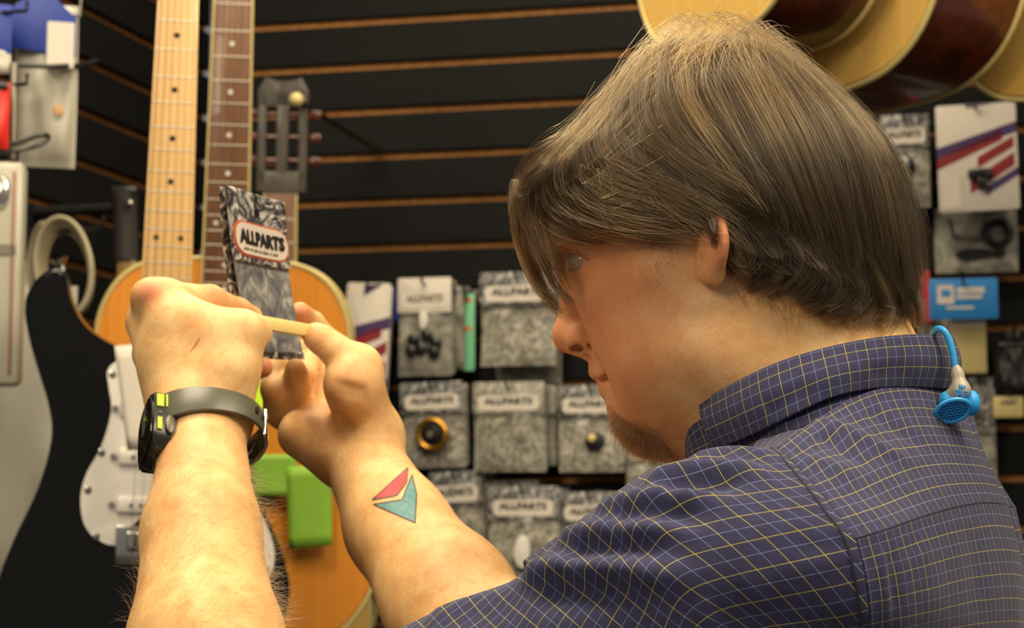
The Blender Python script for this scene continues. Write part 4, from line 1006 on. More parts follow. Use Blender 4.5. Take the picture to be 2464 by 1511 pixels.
def smooth_noise(n, k, m, amp):         # m smooth random courses of n points, k knots
    K = RNG.normal(size=(m, k))*amp
    u = np.linspace(0, k-1-1e-9, n); i = u.astype(int); t = u-i; t = t*t*(3-2*t)
    return K[:, i]*(1-t) + K[:, np.minimum(i+1, k-1)]*t
NPT = 16
STR = []; TONE = []
def grow(course, w0, w1, sinks, ns, flip=False, clumps=None, wild=1.0, surf=True, tn=None, rd=13):
    fr_ = surf and course[-1][0] < 1425 and course[-1][1] > 555; dsc = 0.3 if fr_ else 1.25
    if fr_: sinks = (sinks[0], min(sinks[1], 1.5), min(sinks[2], 1.0)); ns = int(ns*0.8)
    C = np.array([on_hair(*p) for p in course]) if surf else np.asarray(course)
    C = catmull(C, NPT); s = np.linspace(0, 1, NPT)
    T = np.gradient(C, axis=0); T /= np.linalg.norm(T, axis=1)[:, None]
    IN = inward(C); SIDE = np.cross(T, IN); SIDE /= np.linalg.norm(SIDE, axis=1)[:, None]
    sink = np.interp(s, [0, 0.10, 0.26, 0.5, 1], [sinks[0]+rd, sinks[0]+rd*0.55, sinks[0]+1, sinks[1], sinks[2]])
    nc = clumps or max(5, ns//26)
    wid = w0 + (w1-w0)*s**0.8
    co = RNG.uniform(-1, 1, nc); cd = RNG.uniform(0, 1, nc)**1.3*7.5
    cn = smooth_noise(NPT, 5, nc, 1.0)*wild; cn2 = smooth_noise(NPT, 4, nc, 1.6); cl = RNG.uniform(0.80, 1.0, nc); cw = RNG.uniform(0.10, 0.32, nc)
    tone = RNG.beta(0.85, 2.1, nc) if tn is None else np.full(nc, tn)
    for c in range(nc):
        m = ns//nc
        o = RNG.normal(size=m); dd = RNG.normal(size=m)
        off = (co[c]*wid + cn[c]*1.5*s)[None, :] + o[:, None]*(wid*cw[c]*(1-0.45*s))[None, :]*1.2 + smooth_noise(NPT, 5, m, 0.85)*wild*s
        dep = sink[None, :] + cd[c]*dsc + cn2[c]*s*(0.5 if fr_ else 1) + dd[:, None]*1.3 + smooth_noise(NPT, 4, m, 0.55)*s
        fly = RNG.random(m) < 0.06
        off += np.where(fly[:, None], smooth_noise(NPT, 4, m, 2.6)*s, 0); dep -= np.where(fly[:, None], np.abs(smooth_noise(NPT, 3, m, 2.0))*s, 0)
        ln = cl[c]*np.where(RNG.random(m) < 0.4, RNG.uniform(0.5, 1, m), RNG.uniform(0.92, 1.0, m))
        P = C[None] + off[..., None]*1e-3*SIDE[None] + dep[..., None]*1e-3*IN[None]
        # cut to length
        u = s[None, :]*ln[:, None]*(NPT-1); i = np.minimum(u.astype(int), NPT-2); f = (u-i)[..., None]
        r = np.arange(m)[:, None]
        P = P[r, i]*(1-f) + P[r, i+1]*f
        STR.append(mirror(P) if flip else P); TONE.append(np.clip(tone[c] + RNG.normal(size=m)*0.16, 0, 1))
for crs, w0, w1, sk, ns in LOCKS:
    grow(crs, w0, w1, sk, int(ns*1.55))
for crs, w0, w1, sk, ns in LOCKS:       # the other side of the head
    grow(crs, w0*1.15, w1*1.2, sk, int(ns*0.45), flip=True)
grow([H(1680, 440, 82), H(1698, 490, 88), H(1712, 535, 91), H(1718, 570, 91), H(1712, 600, 89)], 4.5, 1.2, (3, 0, 0), 150, clumps=6, surf=False, tn=0.1)
grow([H(1640, 440, 80), H(1664, 500, 84), H(1682, 545, 84), H(1688, 585, 83)], 4.0, 1.4, (3, 0, 0), 110, clumps=6, surf=False, tn=0.05)
for crs, w0, w1, sk, ns in LOCKS[:36]:      # single lighter hairs lying over the rest, lit highlights put into their tone
    grow(crs, w0*1.2, w1*1.3, (0, -1.2, -1.0), 30, clumps=10, wild=1.7, tn=0.95, rd=4)
# loose single hairs standing off the crown
for k in range(150):
    a = RNG.uniform(1560, 1900); y0 = np.interp(a, [1560, 1630, 1720, 1815, 1900], [100, 40, 20, 38, 108]) + RNG.uniform(4, 34)
    p = on_hair(a, y0); sl = RNG.normal()*0.5 + (a-1715)/150.0
    T = RGT*np.sign(sl+1e-6) + LB*RNG.uniform(0.0, 1.2) - UB*min(0.9, abs(sl)*0.5); T /= np.linalg.norm(T)
    L_, h_ = RNG.uniform(0.010, 0.026), RNG.uniform(0.0005, 0.0050); s = np.linspace(0, 1, NPT)[:, None]
    STR.append((p + UB*(-0.004) + T*L_*s + UB*(h_*4*s*(1-s)+0.003) - UB*0.010*s*s*(0.3+abs(sl)) + RNG.normal(size=3)*0.004*s*s)[None]); TONE.append(np.array([RNG.uniform(0.1, 0.7)]))
def hair_material(name, c_dark, c_light, rough=0.30, toned=False):
    t = NT(name); t.t.nodes.remove(t.b)
    h = t.n('ShaderNodeBsdfHairPrincipled'); h.parametrization = 'COLOR'
    hi = t.n('ShaderNodeHairInfo'); at = t.n('ShaderNodeAttribute', attribute_name='tone')
    t.l(t.ramp(at.outputs['Fac'] if toned else hi.outputs['Random'], [(0.0, c_dark), (0.6, tuple((a+b)/2 for a, b in zip(c_dark, c_light))), (1.0, c_light)]), h.inputs['Color'])
    h.inputs['Roughness'].default_value = rough; h.inputs['Radial Roughness'].default_value = 0.45
    t.l(h.outputs[0], t.out.inputs[0]); return t.m
def strands(name, P, r0, r1, mat, parent):
    m, n, _ = P.shape
    hc = bpy.data.hair_curves.new(name); hc.add_curves([n]*m)
    hc.attributes['position'].data.foreach_set('vector', P.reshape(-1).astype(np.float32))
    ra = hc.attributes.get('radius') or hc.attributes.new('radius', 'FLOAT', 'POINT')
    rr = np.tile(r0 + (r1-r0)*np.linspace(0, 1, n)**1.5, m)*1e-3
    ra.data.foreach_set('value', rr.astype(np.float32))
    hc.materials.append(mat)
    return link(name, hc, parent)
SMALLH = hair_material('fine_brown_hair', (0.016, 0.0075, 0.0028), (0.10, 0.050, 0.018))
HAIRM = hair_material('brown_hair', (0.005, 0.0029, 0.0012), (0.110, 0.061, 0.020), 0.22, True)
STR = np.concatenate(STR); print('strands', STR.shape)
ho = strands('hair', STR, 0.105, 0.05, HAIRM, body)
ta = ho.data.attributes.new('tone', 'FLOAT', 'CURVE'); ta.data.foreach_set('value', np.concatenate(TONE).astype(np.float32))
# ------------------------------------------------------------------ shirt: sewn panels, each with its own weave directions
def plaid_material():
    t = NT('navy_check_cotton'); uv = t.n('ShaderNodeUVMap'); uv.uv_map = 'UVMap'
    sp = t.n('ShaderNodeSeparateXYZ'); t.l(uv.outputs[0], sp.inputs[0])
    U, V = sp.outputs[0], sp.outputs[1]
    def line(c, at, hw):                # 1 on a thread every 12 mm
        f = t.math('FRACT', t.math('ADD', t.math('DIVIDE', c, 12.0), 1000.5-at/12.0))
        d = t.math('MULTIPLY', t.math('ABSOLUTE', t.math('SUBTRACT', f, 0.5)), 12.0)
        return t.math('SUBTRACT', 1.0, t.math('DIVIDE', t.math('SUBTRACT', d, hw*0.6), hw*0.8, clamp=True), clamp=True)
    def stitch(c):                      # the thread surfaces and dips in the twill
        return t.math('ADD', 0.62, t.math('MULTIPLY', t.math('SINE', t.math('MULTIPLY', c, 2*math.pi/0.85)), 0.38))
    ye = t.math('MAXIMUM', t.math('MULTIPLY', line(U, 0, 0.155), stitch(V)), t.math('MULTIPLY', line(V, 0, 0.155), stitch(U)))
    wh = t.math('MAXIMUM', t.math('MULTIPLY', line(U, 6, 0.14), stitch(V)), t.math('MULTIPLY', line(V, 6, 0.14), stitch(U)))
    co = t.n('ShaderNodeCombineXYZ'); t.l(U, co.inputs[0]); t.l(V, co.inputs[1])
    n = t.noise(co.outputs[0], 0.25, 5, 0.7); fine = t.noise(co.outputs[0], 2.6, 2, 0.6)
    base = t.ramp(t.math('ADD', t.math('MULTIPLY', n, 0.5), t.math('MULTIPLY', fine, 0.5)), [(0.3, lin(44, 45, 72)), (0.7, lin(64, 64, 98))])
    c = t.mix(t.math('MULTIPLY', wh, 0.72), base, lin(150, 172, 225))
    c = t.mix(t.math('MULTIPLY', ye, 0.80), c, lin(226, 214, 84))
    t.col(c); t.set(rough=0.85, spec=0.12, sheen=0.12)
    wv = t.math('MULTIPLY', t.math('SINE', t.math('MULTIPLY', t.math('ADD', U, V), 2*math.pi/0.7)), 0.5)
    t.bump(t.math('ADD', wv, t.math('MULTIPLY', fine, 1.5)), 0.25, 0.0003)
    return t.m
PLAID = plaid_material()
SEAM = plain('navy_seam_thread', lin(36, 36, 54), 0.8)
def HP3(L): return [H(*p) if isinstance(p, tuple) else np.asarray(p) for p in L]
def resample(P, n):
    C = catmull(P, 240); s = np.r_[0, np.cumsum(np.linalg.norm(np.diff(C, axis=0), axis=1))]
    u = np.linspace(0, s[-1], n)
    return np.stack([np.interp(u, s, C[:, k]) for k in range(3)], 1)
def coons(top, bot, lef, rig, nu, nv, bulge=0.0):       # rows run from top to bottom, columns from left to right
    T, B = resample(HP3(top), nu), resample(HP3(bot), nu); L, R = resample(HP3(lef), nv), resample(HP3(rig), nv)
    u = np.linspace(0, 1, nu)[None, :, None]; v = np.linspace(0, 1, nv)[:, None, None]
    P = (1-v)*T[None] + v*B[None] + (1-u)*L[:, None] + u*R[:, None] - ((1-u)*(1-v)*T[0] + u*(1-v)*T[-1] + (1-u)*v*B[0] + u*v*B[-1])
    if bulge:
        n = np.cross(P[0, -1]-P[-1, 0], P[0, 0]-P[-1, -1]); n /= np.linalg.norm(n)
        if n@(CAM-P.mean((0, 1))) < 0: n = -n
        P = P + bulge*1e-3*(16*u*(1-u)*v*(1-v))*n
    return P
def normals(P):
    du = np.gradient(P, axis=1); dv = np.gradient(P, axis=0); n = np.cross(du, dv); return n/np.maximum(np.linalg.norm(n, axis=2, keepdims=True), 1e-12)
def folds(P, lst, out):                 # raise soft ridges along lines drawn on the cloth
    nv, nu, _ = P.shape
    idx = np.arange(nv*nu).reshape(nv, nu)
    F = np.stack([idx[:-1, :-1], idx[:-1, 1:], idx[1:, 1:], idx[1:, :-1]], -1).reshape(-1, 4)
    bv = BVHTree.FromPolygons(P.reshape(-1, 3).tolist(), F.tolist())
    N = normals(P); N = np.where(((N*out(P)).sum(2) < 0)[..., None], -N, N)
    D = np.zeros((nv, nu))
    for pl, amp, w in lst:
        pts = []
        for q in pl:
            r = ray(*q); h = bv.ray_cast(Vector(CAM), Vector(r/np.linalg.norm(r)))
            pts.append(np.array(h[0]) if h[0] is not None else np.array(bv.find_nearest(Vector(H(q[0], q[1], 120)))[0]))
        C = catmull(pts, 60); m = len(C)
        dist = np.full((nv, nu), 9.0); par = np.zeros((nv, nu))
        for k in range(m):
            d = np.linalg.norm(P-C[k], axis=2); b = d < dist; dist[b] = d[b]; par[b] = k/(m-1)
        D += amp*np.exp(-(dist/(w*1e-3))**2)*np.clip(np.minimum((par+0.02)*6, (1.02-par)*3), 0, 1)
    return P + D[..., None]*1e-3*N
def panel(name, P, mat, parent, flip_copy=False, off=(0, 0), closed=False, thick=0.8, rot=0.0):
    def arcs(P):
        a = np.linalg.norm(np.diff(P, axis=1), axis=2).mean(0); b = np.linalg.norm(np.diff(P, axis=0), axis=2).mean(1)
        return np.r_[0, np.cumsum(a)]*1e3 + off[0], np.r_[0, np.cumsum(b)]*1e3 + off[1]
    nv, nu, _ = P.shape; ua, va = arcs(P)
    vs = P.reshape(-1, 3); idx = np.arange(nv*nu).reshape(nv, nu)
    F = np.stack([idx[:-1, :-1], idx[:-1, 1:], idx[1:, 1:], idx[1:, :-1]], -1).reshape(-1, 4)
    uv = np.stack(np.meshgrid(ua, va), -1).reshape(-1, 2)
    if rot: c, s = math.cos(rot), math.sin(rot); uv = uv@np.array([[c, s], [-s, c]])
    if flip_copy:
        m = mirror(vs); k = len(vs); F = np.vstack([F, F[:, ::-1]+k]); vs = np.vstack([vs, m]); um = uv.copy(); um[:, 0] = 2*ua[-1]-um[:, 0]; uv = np.vstack([uv, um])
    # face outwards
    o = meshnp(name, vs, F, mat, parent)
    lay = o.data.uv_layers.new(name='UVMap')
    li = np.empty(len(o.data.loops), np.int32); o.data.loops.foreach_get('vertex_index', li)
    lay.data.foreach_set('uv', uv[li].astype(np.float32).ravel())
    if flip_copy:
        bm = bmesh.new(); bm.from_mesh(o.data); bmesh.ops.remove_doubles(bm, verts=bm.verts, dist=2e-5); bm.to_mesh(o.data); bm.free()
    if thick:
        md = o.modifiers.new('thickness', 'SOLIDIFY'); md.thickness = thick*1e-3; md.offset = 0
    return o
shirt = tag(empty('shirt', H(2120, 1300)), 'navy shirt with fine yellow and pale blue check, long collar')
shirt.parent = body
OUTC = H(2080, 1500)
outw = lambda P: P - (OUTC - 0*P)
# armhole, from the shoulder point round the back to the armpit and up the front
AH = [(1868, 1078, 134), (1915, 1122, 150), (1965, 1177, 162), (2015, 1240, 170), (2058, 1300, 174), (2082, 1400, 173), (2090, 1511, 166), (2078, 1640, 146),
      (2000, 1740, 112), (1880, 1700, 88), (1775, 1560, 86), (1722, 1370, 100), (1735, 1215, 116), (1790, 1118, 127)]
# sleeve
RINGS = [(1650, 1105, 305, 125, 67), (1500, 1180, 300, 135, 65), (1370, 1292, 285, 143, 62), (1255, 1388, 282, 151, 60), (1120, 1440, 280, 161, 58), (1000, 1496, 276, 168, 57), (860, 1570, 270, 175, 56), (800, 1600, 268, 178, 55)]
nA = len(AH)
ang = [0, 22, 42, 62, 84, 108, 132, 158, 185, 215, 248, 285, 315, 340]
rows = [[H(*p) for p in AH]]
for sx, sy, ru, t, rt in RINGS:
    cx, cy = sx+0.447*ru, sy+0.894*ru
    rows.append([H(cx-0.447*ru*math.cos(math.radians(a)), cy-0.894*ru*math.cos(math.radians(a)), t) + LB*rt*1e-3*math.sin(math.radians(a)) for a in ang])
rows = np.array(rows)                   # ring, angle, xyz
rows = np.concatenate([rows, rows[:, :1]], 1)
nu, nv = 190, 150
A = np.array([resample(r, nu) for r in rows])
Ps = np.array([catmull(A[:, j], nv) for j in range(nu)]).transpose(1, 0, 2)     # rows along the arm, columns around it
SLC = np.array([resample(HP3([(1900, 1400, 125), (1500, 1554, 142), (1125, 1745, 168)]), nv)])[0]
SF = [([(1262, 1392), (1330, 1376), (1430, 1368), (1560, 1376), (1690, 1400)], 8.5, 8), ([(1290, 1425), (1420, 1422), (1540, 1432)], -6.0, 9),
      ([(1345, 1312), (1440, 1286), (1560, 1272), (1690, 1282)], 7.5, 7.5), ([(1370, 1342), (1480, 1326), (1640, 1326)], -5.5, 8),
      ([(1430, 1242), (1520, 1212), (1640, 1196), (1770, 1212)], 6.5, 7), ([(1470, 1264), (1590, 1244), (1720, 1250)], -4.8, 7),
      ([(1545, 1168), (1650, 1138), (1780, 1136), (1870, 1165)], 6.0, 6.5), ([(1590, 1186), (1690, 1168), (1800, 1172)], -4.6, 6.5),
      ([(1650, 1114), (1740, 1096), (1830, 1100), (1885, 1125)], 4.2, 5.5),
      ([(1020, 1500), (1150, 1452), (1250, 1424)], 3.5, 9), ([(1980, 1320), (2010, 1420), (2000, 1500)], 2.5, 10), ([(1780, 1440), (1880, 1400), (1960, 1330)], 2.4, 13), ([(1700, 1500), (1820, 1480), (1930, 1500)], -2.5, 14)]
Ps = folds(Ps, SF, lambda P: P - SLC[:, None])
panel('sleeve', Ps, PLAID, shirt, off=(3, 2), rot=0.45)
# right sleeve, on the far side: round the other upper arm
Er, Sr = ER, SR
ax_ = Er-Sr; ax_ /= np.linalg.norm(ax_); e1 = np.cross(ax_, UB); e1 /= np.linalg.norm(e1); e2 = np.cross(ax_, e1)
Pr = np.array([[Sr + (Er-Sr)*s - ax_*0.02 + (e1*math.cos(a)+e2*math.sin(a))*(0.068-0.016*s) for a in np.linspace(0, 2*math.pi, 60)] for s in np.linspace(-0.05, 0.80, 50)])
panel('sleeve', Pr, PLAID, shirt)
# yoke
SHF = FB*0.14 + LB*0.03 - UB*0.02         # the far shoulder reaches forward
SPINE = [(2292, 945, 0), (2328, 1020, 0), (2366, 1100, 0), (2394, 1160, 0), (2412, 1216, 0)]
def far_side(s, end):                   # from the spine round the other shoulder blade to the far armhole
    x, y, _ = s
    return [s, (x+13, y+3, -24), (x+8, y+8, -50), (x-24, y+18, -88)] + [mirror(H(*end)) + SHF]
YT = [AH[0], (1950, 1022, 108), (2032, 970, 84), (2110, 938, 62), (2200, 930, 36)] + far_side(SPINE[0], AH[0])
YB = [AH[4], (2140, 1275, 152), (2220, 1247, 117), (2300, 1224, 76), (2368, 1213, 32)] + far_side(SPINE[-1], AH[4])
YR = [mirror(H(*a)) + SHF for a in AH[:5]]
Py = coons(YT, YB, AH[:5], YR, 200, 90, bulge=4)
YF = [([(1985, 1022), (2060, 1050), (2130, 1085), (2210, 1125)], 2.6, 6), ([(1960, 1050), (2020, 1080), (2100, 1130)], -2.2, 6), ([(2000, 1010), (1960, 1045), (1925, 1085)], 2.2, 6),
      ([(2080, 985), (2150, 1030), (2240, 1090)], -1.8, 7), ([(1920, 1110), (1990, 1120), (2070, 1150)], 2.0, 7), ([(2000, 1180), (2090, 1190), (2200, 1180)], -1.2, 10)]
Py = folds(Py, YF, outw)
panel('yoke', Py, PLAID, shirt, off=(1, -3))
# back panel with the pleat beside the armhole
BL_ = [AH[4], AH[5], AH[6], AH[7], (2070, 1800, 140)]
BBt = [(2070, 1800, 140), (2200, 1800, 118), (2340, 1800, 66)] + far_side((2480, 1800, 0), (2070, 1800, 140))
BR_ = [mirror(H(*a)) + SHF for a in BL_]
Pb = coons(YB, BBt, BL_, BR_, 200, 120, bulge=4)
BFo = [([(2112, 1312), (2126, 1400), (2130, 1505)], 1.6, 3.2), ([(2135, 1320), (2146, 1400), (2150, 1505)], -1.2, 4), ([(2200, 1300), (2240, 1400), (2230, 1505)], 1.5, 16), ([(2330, 1260), (2350, 1380), (2340, 1500)], -1.5, 16)]
Pb = folds(Pb, BFo, outw)
panel('back_panel', Pb, PLAID, shirt, off=(4, 1))
# front panel
FT = [AH[0], (1950, 1036, 108), (2032, 990, 84)]
FL = [AH[0], AH[13], AH[12], AH[11], (1770, 1580, 84)]
FR = [(2032, 990, 84), (1900, 1036, 80), (1790, 1080, 66), (1715, 1130, 42), (1668, 1200, 14), (1650, 1580, 0)]
Pf = coons(FT, [(1770, 1580, 84), (1700, 1580, 50), (1650, 1580, 0)], FL, FR, 60, 80)
Pf = folds(Pf, [([(1700, 1110), (1790, 1085), (1900, 1058)], 2.0, 6), ([(1740, 1080), (1850, 1062), (1950, 1035)], 1.5, 5)], lambda P: P - H(1950, 1300, 60))
panel('front_panel', Pf, PLAID, shirt, flip_copy=True)
# lower body of the shirt, down to the hem
Pl = []
for z, rf, rl, sh in ((1680, .070, .110, 2080), (1780, .086, .132, 2085), (1900, .104, .150, 2090), (2150, .120, .160, 2110), (2500, .130, .165, 2150), (2850, .132, .168, 2190), (3120, .136, .172, 2215)):
    c = H(sh, z, 0); Pl.append([c + FB*rf*math.cos(a) + LB*rl*math.sin(a) for a in np.linspace(0, 2*math.pi, 72)])
Pl = np.array([catmull(np.array(Pl)[:, j], 60) for j in range(72)]).transpose(1, 0, 2)
panel('shirt_tail', Pl, PLAID, shirt)
# collar: the folded leaf and the stand inside it
CT = [(1685, 968, 60), (1790, 911, 75), (1880, 871, 79), (1990, 838, 73), (2100, 815, 58), (2190, 806, 38), (2262, 806, 14), (2290, 808, 0)]
CB = [(1722, 1082, 66), (1815, 1044, 86), (1900, 1002, 93), (2000, 957, 85), (2085, 937, 67), (2180, 931, 43), (2262, 934, 16), (2296, 938, 0)]
Pc = coons(CT, CB, [CT[0], (1703, 1024, 66), CB[0]], [CT[-1], (2299, 872, 0), CB[-1]], 130, 34)
bul = (np.sin(np.linspace(0, math.pi, 34))[:, None, None])*2.5e-3
cen = H(2020, 900, 0)
nrm = Pc - cen; nrm[..., :] -= (nrm@UB)[..., None]*UB; nrm /= np.linalg.norm(nrm, axis=2, keepdims=True)
Pc = Pc + bul*nrm
Pc = folds(Pc, [([(1840, 1000), (1900, 960), (1990, 930)], -1.8, 7), ([(2090, 905), (2140, 890), (2200, 885)], -1.2, 6)], lambda P: P-cen)
panel('collar', Pc, PLAID, shirt, flip_copy=True, off=(2, 4.5), thick=1.6)
ST = [(1650, 1068, 40), (1656, 1022, 50), (1692, 984, 57), (1790, 916, 70), (1880, 877, 74), (1990, 844, 68), (2100, 821, 54), (2190, 811, 35), (2262, 810, 12), (2286, 811, 0)]
SB = [(1650, 1112, 46), (1680, 1112, 56), (1735, 1098, 64), (1815, 1060, 80), (1900, 1042, 92), (2000, 1002, 86), (2085, 974, 68), (2180, 957, 44), (2258, 955, 14), (2290, 960, 0)]
Pt = coons(ST, SB, [ST[0], SB[0]], [ST[-1], SB[-1]], 110, 24)
panel('collar_stand', Pt, PLAID, shirt, flip_copy=True, off=(0, 2), thick=1.2)
# seam ridges
def seam_line(name, P, r=0.7):
    G().tube(resample(P, 60), r*1e-3, 6).make(name, SEAM, shirt)
def lifted(P, d): return P + d*1e-3*np.array([(CAM-p)/np.linalg.norm(CAM-p) for p in P])
seam_line('armhole_seam', lifted(Ps[1, 0:95], 0.4))
seam_line('yoke_seam', lifted(Py[-2], 0.5), 0.55)
# ------------------------------------------------------------------ trousers and shoes (below the picture)
jean = plain('dark_denim', lin(34, 38, 50), 0.85, var=0.25, scale=300)
legs = SDF(); hz = H(2215, 3050)
legs.ell(hz + UB*0.01, (118, 160, 120), np.stack([FB, LB, UB]), k=30)
for s in (1, -1):
    hp = hz + LB*s*0.085; kn = hp + LB*s*0.02 + FB*0.03 - UB*(hp[2]-0.50); an = np.array([kn[0], kn[1], 0.09]) - FB*0.03
    legs.cap(hp, kn, 86, 62, k=40); legs.cap(kn, an, 62, 50, k=20)
v, f = surface_nets(legs.eval, np.minimum(hz-0.45, 0)*[1, 1, 0]+[0, 0, 0.055], hz+[0.45, 0.45, 0.14], 0.009)
tr_ = meshnp('trousers', v, f, jean, body)
leather = plain('brown_leather', lin(60, 40, 28), 0.45)
for s in (1, -1):
    an = hz + LB*s*0.105; an = np.array([an[0], an[1], 0.0])
    sh = SDF(); sh.cap(an-FB*0.05+UB*0.045, an+FB*0.12+UB*0.035, 43, 36, k=20); sh.cap(an+UB*0.06-FB*0.01, an+UB*0.11-FB*0.01, 46, 44, k=20)
    v, f = surface_nets(sh.eval, an+[-.25, -.25, 0.002], an+[.25, .25, .2], 0.006)
    v[:, 2] = np.maximum(v[:, 2], 0.002)
    meshnp('shoe', v, f, leather, body)
# ================================================================== what he holds and wears
# --- the packet: a folded, slightly curled plastic-fronted card
TL, TR, BR_c, BL_c = Q(537, 445, 1.285), Q(680, 487, 1.335), Q(737, 864, 1.345), Q(606, 862, 1.298)
PN = np.cross(TR-TL, TL-BL_c); PN /= np.linalg.norm(PN)
if PN@(CAM-TL) < 0: PN = -PN
PW, PH = np.linalg.norm(TR-TL), np.linalg.norm(TL-BL_c)
def pk(u, v, h=0.0):                    # u across from the left, v down from the top, h metres off the face
    u = np.asarray(u, float)[..., None]; v = np.asarray(v, float)[..., None]
    P = (1-v)*((1-u)*TL+u*TR) + v*((1-u)*BL_c+u*BR_c)
    bend = -0.004*np.sin(math.pi*v) + 0.0022*np.sin(2*math.pi*u+0.6)*(0.3+v) - 0.003*(v**3)
    return P + PN*(bend+h)
def pk_sheet(u0, u1, v0, v1, h, n=14, m=26):
    U, V = np.meshgrid(np.linspace(u0, u1, n), np.linspace(v0, v1, m)); hh = h(U, V) if callable(h) else h
    P = pk(U, V)+PN*(np.asarray(hh)[..., None] if np.ndim(hh) else hh)
    idx = np.arange(n*m).reshape(m, n); F = np.stack([idx[:-1, :-1], idx[1:, :-1], idx[1:, 1:], idx[:-1, 1:]], -1).reshape(-1, 4)
    return P.reshape(-1, 3), F
def sheet(name, mat, parent, *a, th=0.0005):
    v, f = pk_sheet(*a); o = mesh(name, v, f, mat, parent); md = o.modifiers.new('thickness', 'SOLIDIFY'); md.thickness = th; md.offset = -1; return o
BAGM = pearl('bag_pearl_grey', lin(84, 88, 96), lin(126, 128, 132), lin(188, 186, 180), 42, 2.0)
HEADM = pearl('header_pearl_black', lin(22, 22, 24), lin(88, 88, 92), lin(226, 222, 214), 75, 2.6)
pkt = tag(empty('parts_packet', pk(0.5, 0.5)), 'small grey pearl packet with black lettered label, held up in both hands', 'packet')
sheet('bag', BAGM, pkt, 0.03, 0.99, 0.40, 1.0, 0.0)
sheet('seal', HEADM, pkt, 0.02, 0.99, 0.955, 1.002, 0.0006, 12, 6)
hc_ = sheet('header_card', HEADM, pkt, 0.0, 1.0, 0.0, 0.43, 0.0016)
sheet('back_sheet', HEADM, pkt, -0.005, 0.97, 0.004, 1.0, lambda U, V: -0.0032-0.0028*(1-U)*np.sin(math.pi*np.clip(V, 0, 1)))
def pk_poly(name, pts, h, mat, parent, n=0):
    c = np.mean(pts, 0); V = np.vstack([[c], pts]); return mesh(name, pk(V[:, 0], V[:, 1], h), [(0, k+1, (k+1) % len(pts)+1) for k in range(len(pts))], mat, parent, smooth=False)
asp = PW/PH
def pk_round(name, u0, v0, u1, v1, r, h, mat, parent):
    # finely cut so that it follows the curl
    rows = []; vs = v0 + (v1-v0)*(0.5-0.5*np.cos(np.linspace(0, math.pi, 12)))
    n = 13
    for y in vs:
        rr = min(r*asp, (vs[-1]-vs[0])/2); d = max(0.0, rr - min(y-vs[0], vs[-1]-y))
        ins = (rr - math.sqrt(max(0, rr*rr-d*d)))/asp
        rows.append(np.column_stack([np.linspace(u0+ins, u1-ins, n), np.full(n, y)]))
    A = np.array(rows); idx = np.arange(12*n).reshape(12, n); F = np.stack([idx[:-1, :-1], idx[1:, :-1], idx[1:, 1:], idx[:-1, 1:]], -1).reshape(-1, 4)
    return mesh(name, pk(A[..., 0], A[..., 1], h).reshape(-1, 3), F, mat, parent)
lb = pk_round('label', 0.035, 0.185, 0.985, 0.392, 0.17, 0.0021, PINKISH, pkt)
pk_round('label_face', 0.058, 0.1965, 0.962, 0.3805, 0.155, 0.0030, PAPER, lb)
mesh('lettering', pk(0.51+TXT_V[:, 0]*0.80, 0.278-TXT_V[:, 1]*0.088, 0.0037), TXT_F, INK, lb, smooth=False)
V = []; Fq = []
u = 0.16
for k, wd in enumerate((.10, .04, .09, .05, .11, .03, .08)):         # a line of print too fine to read
    b = len(V); V += [(u, 0.345), (u+wd, 0.345), (u+wd, 0.356), (u, 0.356)]; Fq.append((b, b+3, b+2, b+1)); u += wd+0.022
V = np.array(V); mesh('fine_print', pk(V[:, 0], V[:, 1], 0.0037), Fq, GREYINK, lb, smooth=False)
th = np.linspace(0, 2*math.pi, 20, endpoint=False)
pk_poly('hang_hole', np.column_stack([0.50+0.05*np.cos(th), 0.115+0.024*np.sin(th)]), 0.0024, BLACKP, pkt)
# --- the bone blank pressed against it
n0, n1 = Q(612, 774, 1.290), Q(742, 797, 1.318)
xx = n1-n0; ln = np.linalg.norm(xx); xx /= ln; zz = PN - (PN@xx)*xx; zz /= np.linalg.norm(zz); yy = np.cross(zz, xx)
nb_ = G().box((n0+n1)/2 + zz*0.001, ln, 0.0090, 0.006, frame3(xx, yy, zz), bev=0.0012).make('nut_blank', CREAM)
tag(nb_, 'cream bone nut blank pinched across the held packet', 'nut blank')
# --- wristwatch
AX = WL - Q(498, 1290, 1.135); AX /= np.linalg.norm(AX)
WC = Q(488, 1036, 1.192)
E1 = RGT - (RGT@AX)*AX; E1 /= np.linalg.norm(E1); E2 = np.cross(E1, AX)
if E2@(CAM-WC) < 0: E2 = -E2
tl_ = math.radians(1); AXT = AX*math.cos(tl_) + E1*math.sin(tl_); E1 = E1*math.cos(tl_) - AX*math.sin(tl_); AX = AXT
BANDM = NT('olive_grey_rubber'); BANDM.col(lin(84, 84, 72)); BANDM.set(rough=0.36, spec=0.45); BANDM.bump(BANDM.noise(BANDM.coord(), 900, 2), 0.05, 0.0003); BANDM = BANDM.m
LIMEP = plain('lime_print', lin(176, 200, 44), 0.5, var=0.02)
wt = tag(empty('wristwatch', WC), 'chunky black sports watch with olive-grey rubber strap on the near wrist', 'watch')
RXW, RYW = 0.0345, 0.0295
def wp(phi, a, r=0.0):                  # phi round the wrist (0 right, 90 towards us), a along the arm, r out from the band
    c, s = math.cos(math.radians(phi)), math.sin(math.radians(phi))
    return WC + E1*(RXW+r)*c + E2*(RYW+r)*s + AX*a
g = G(); rings = []
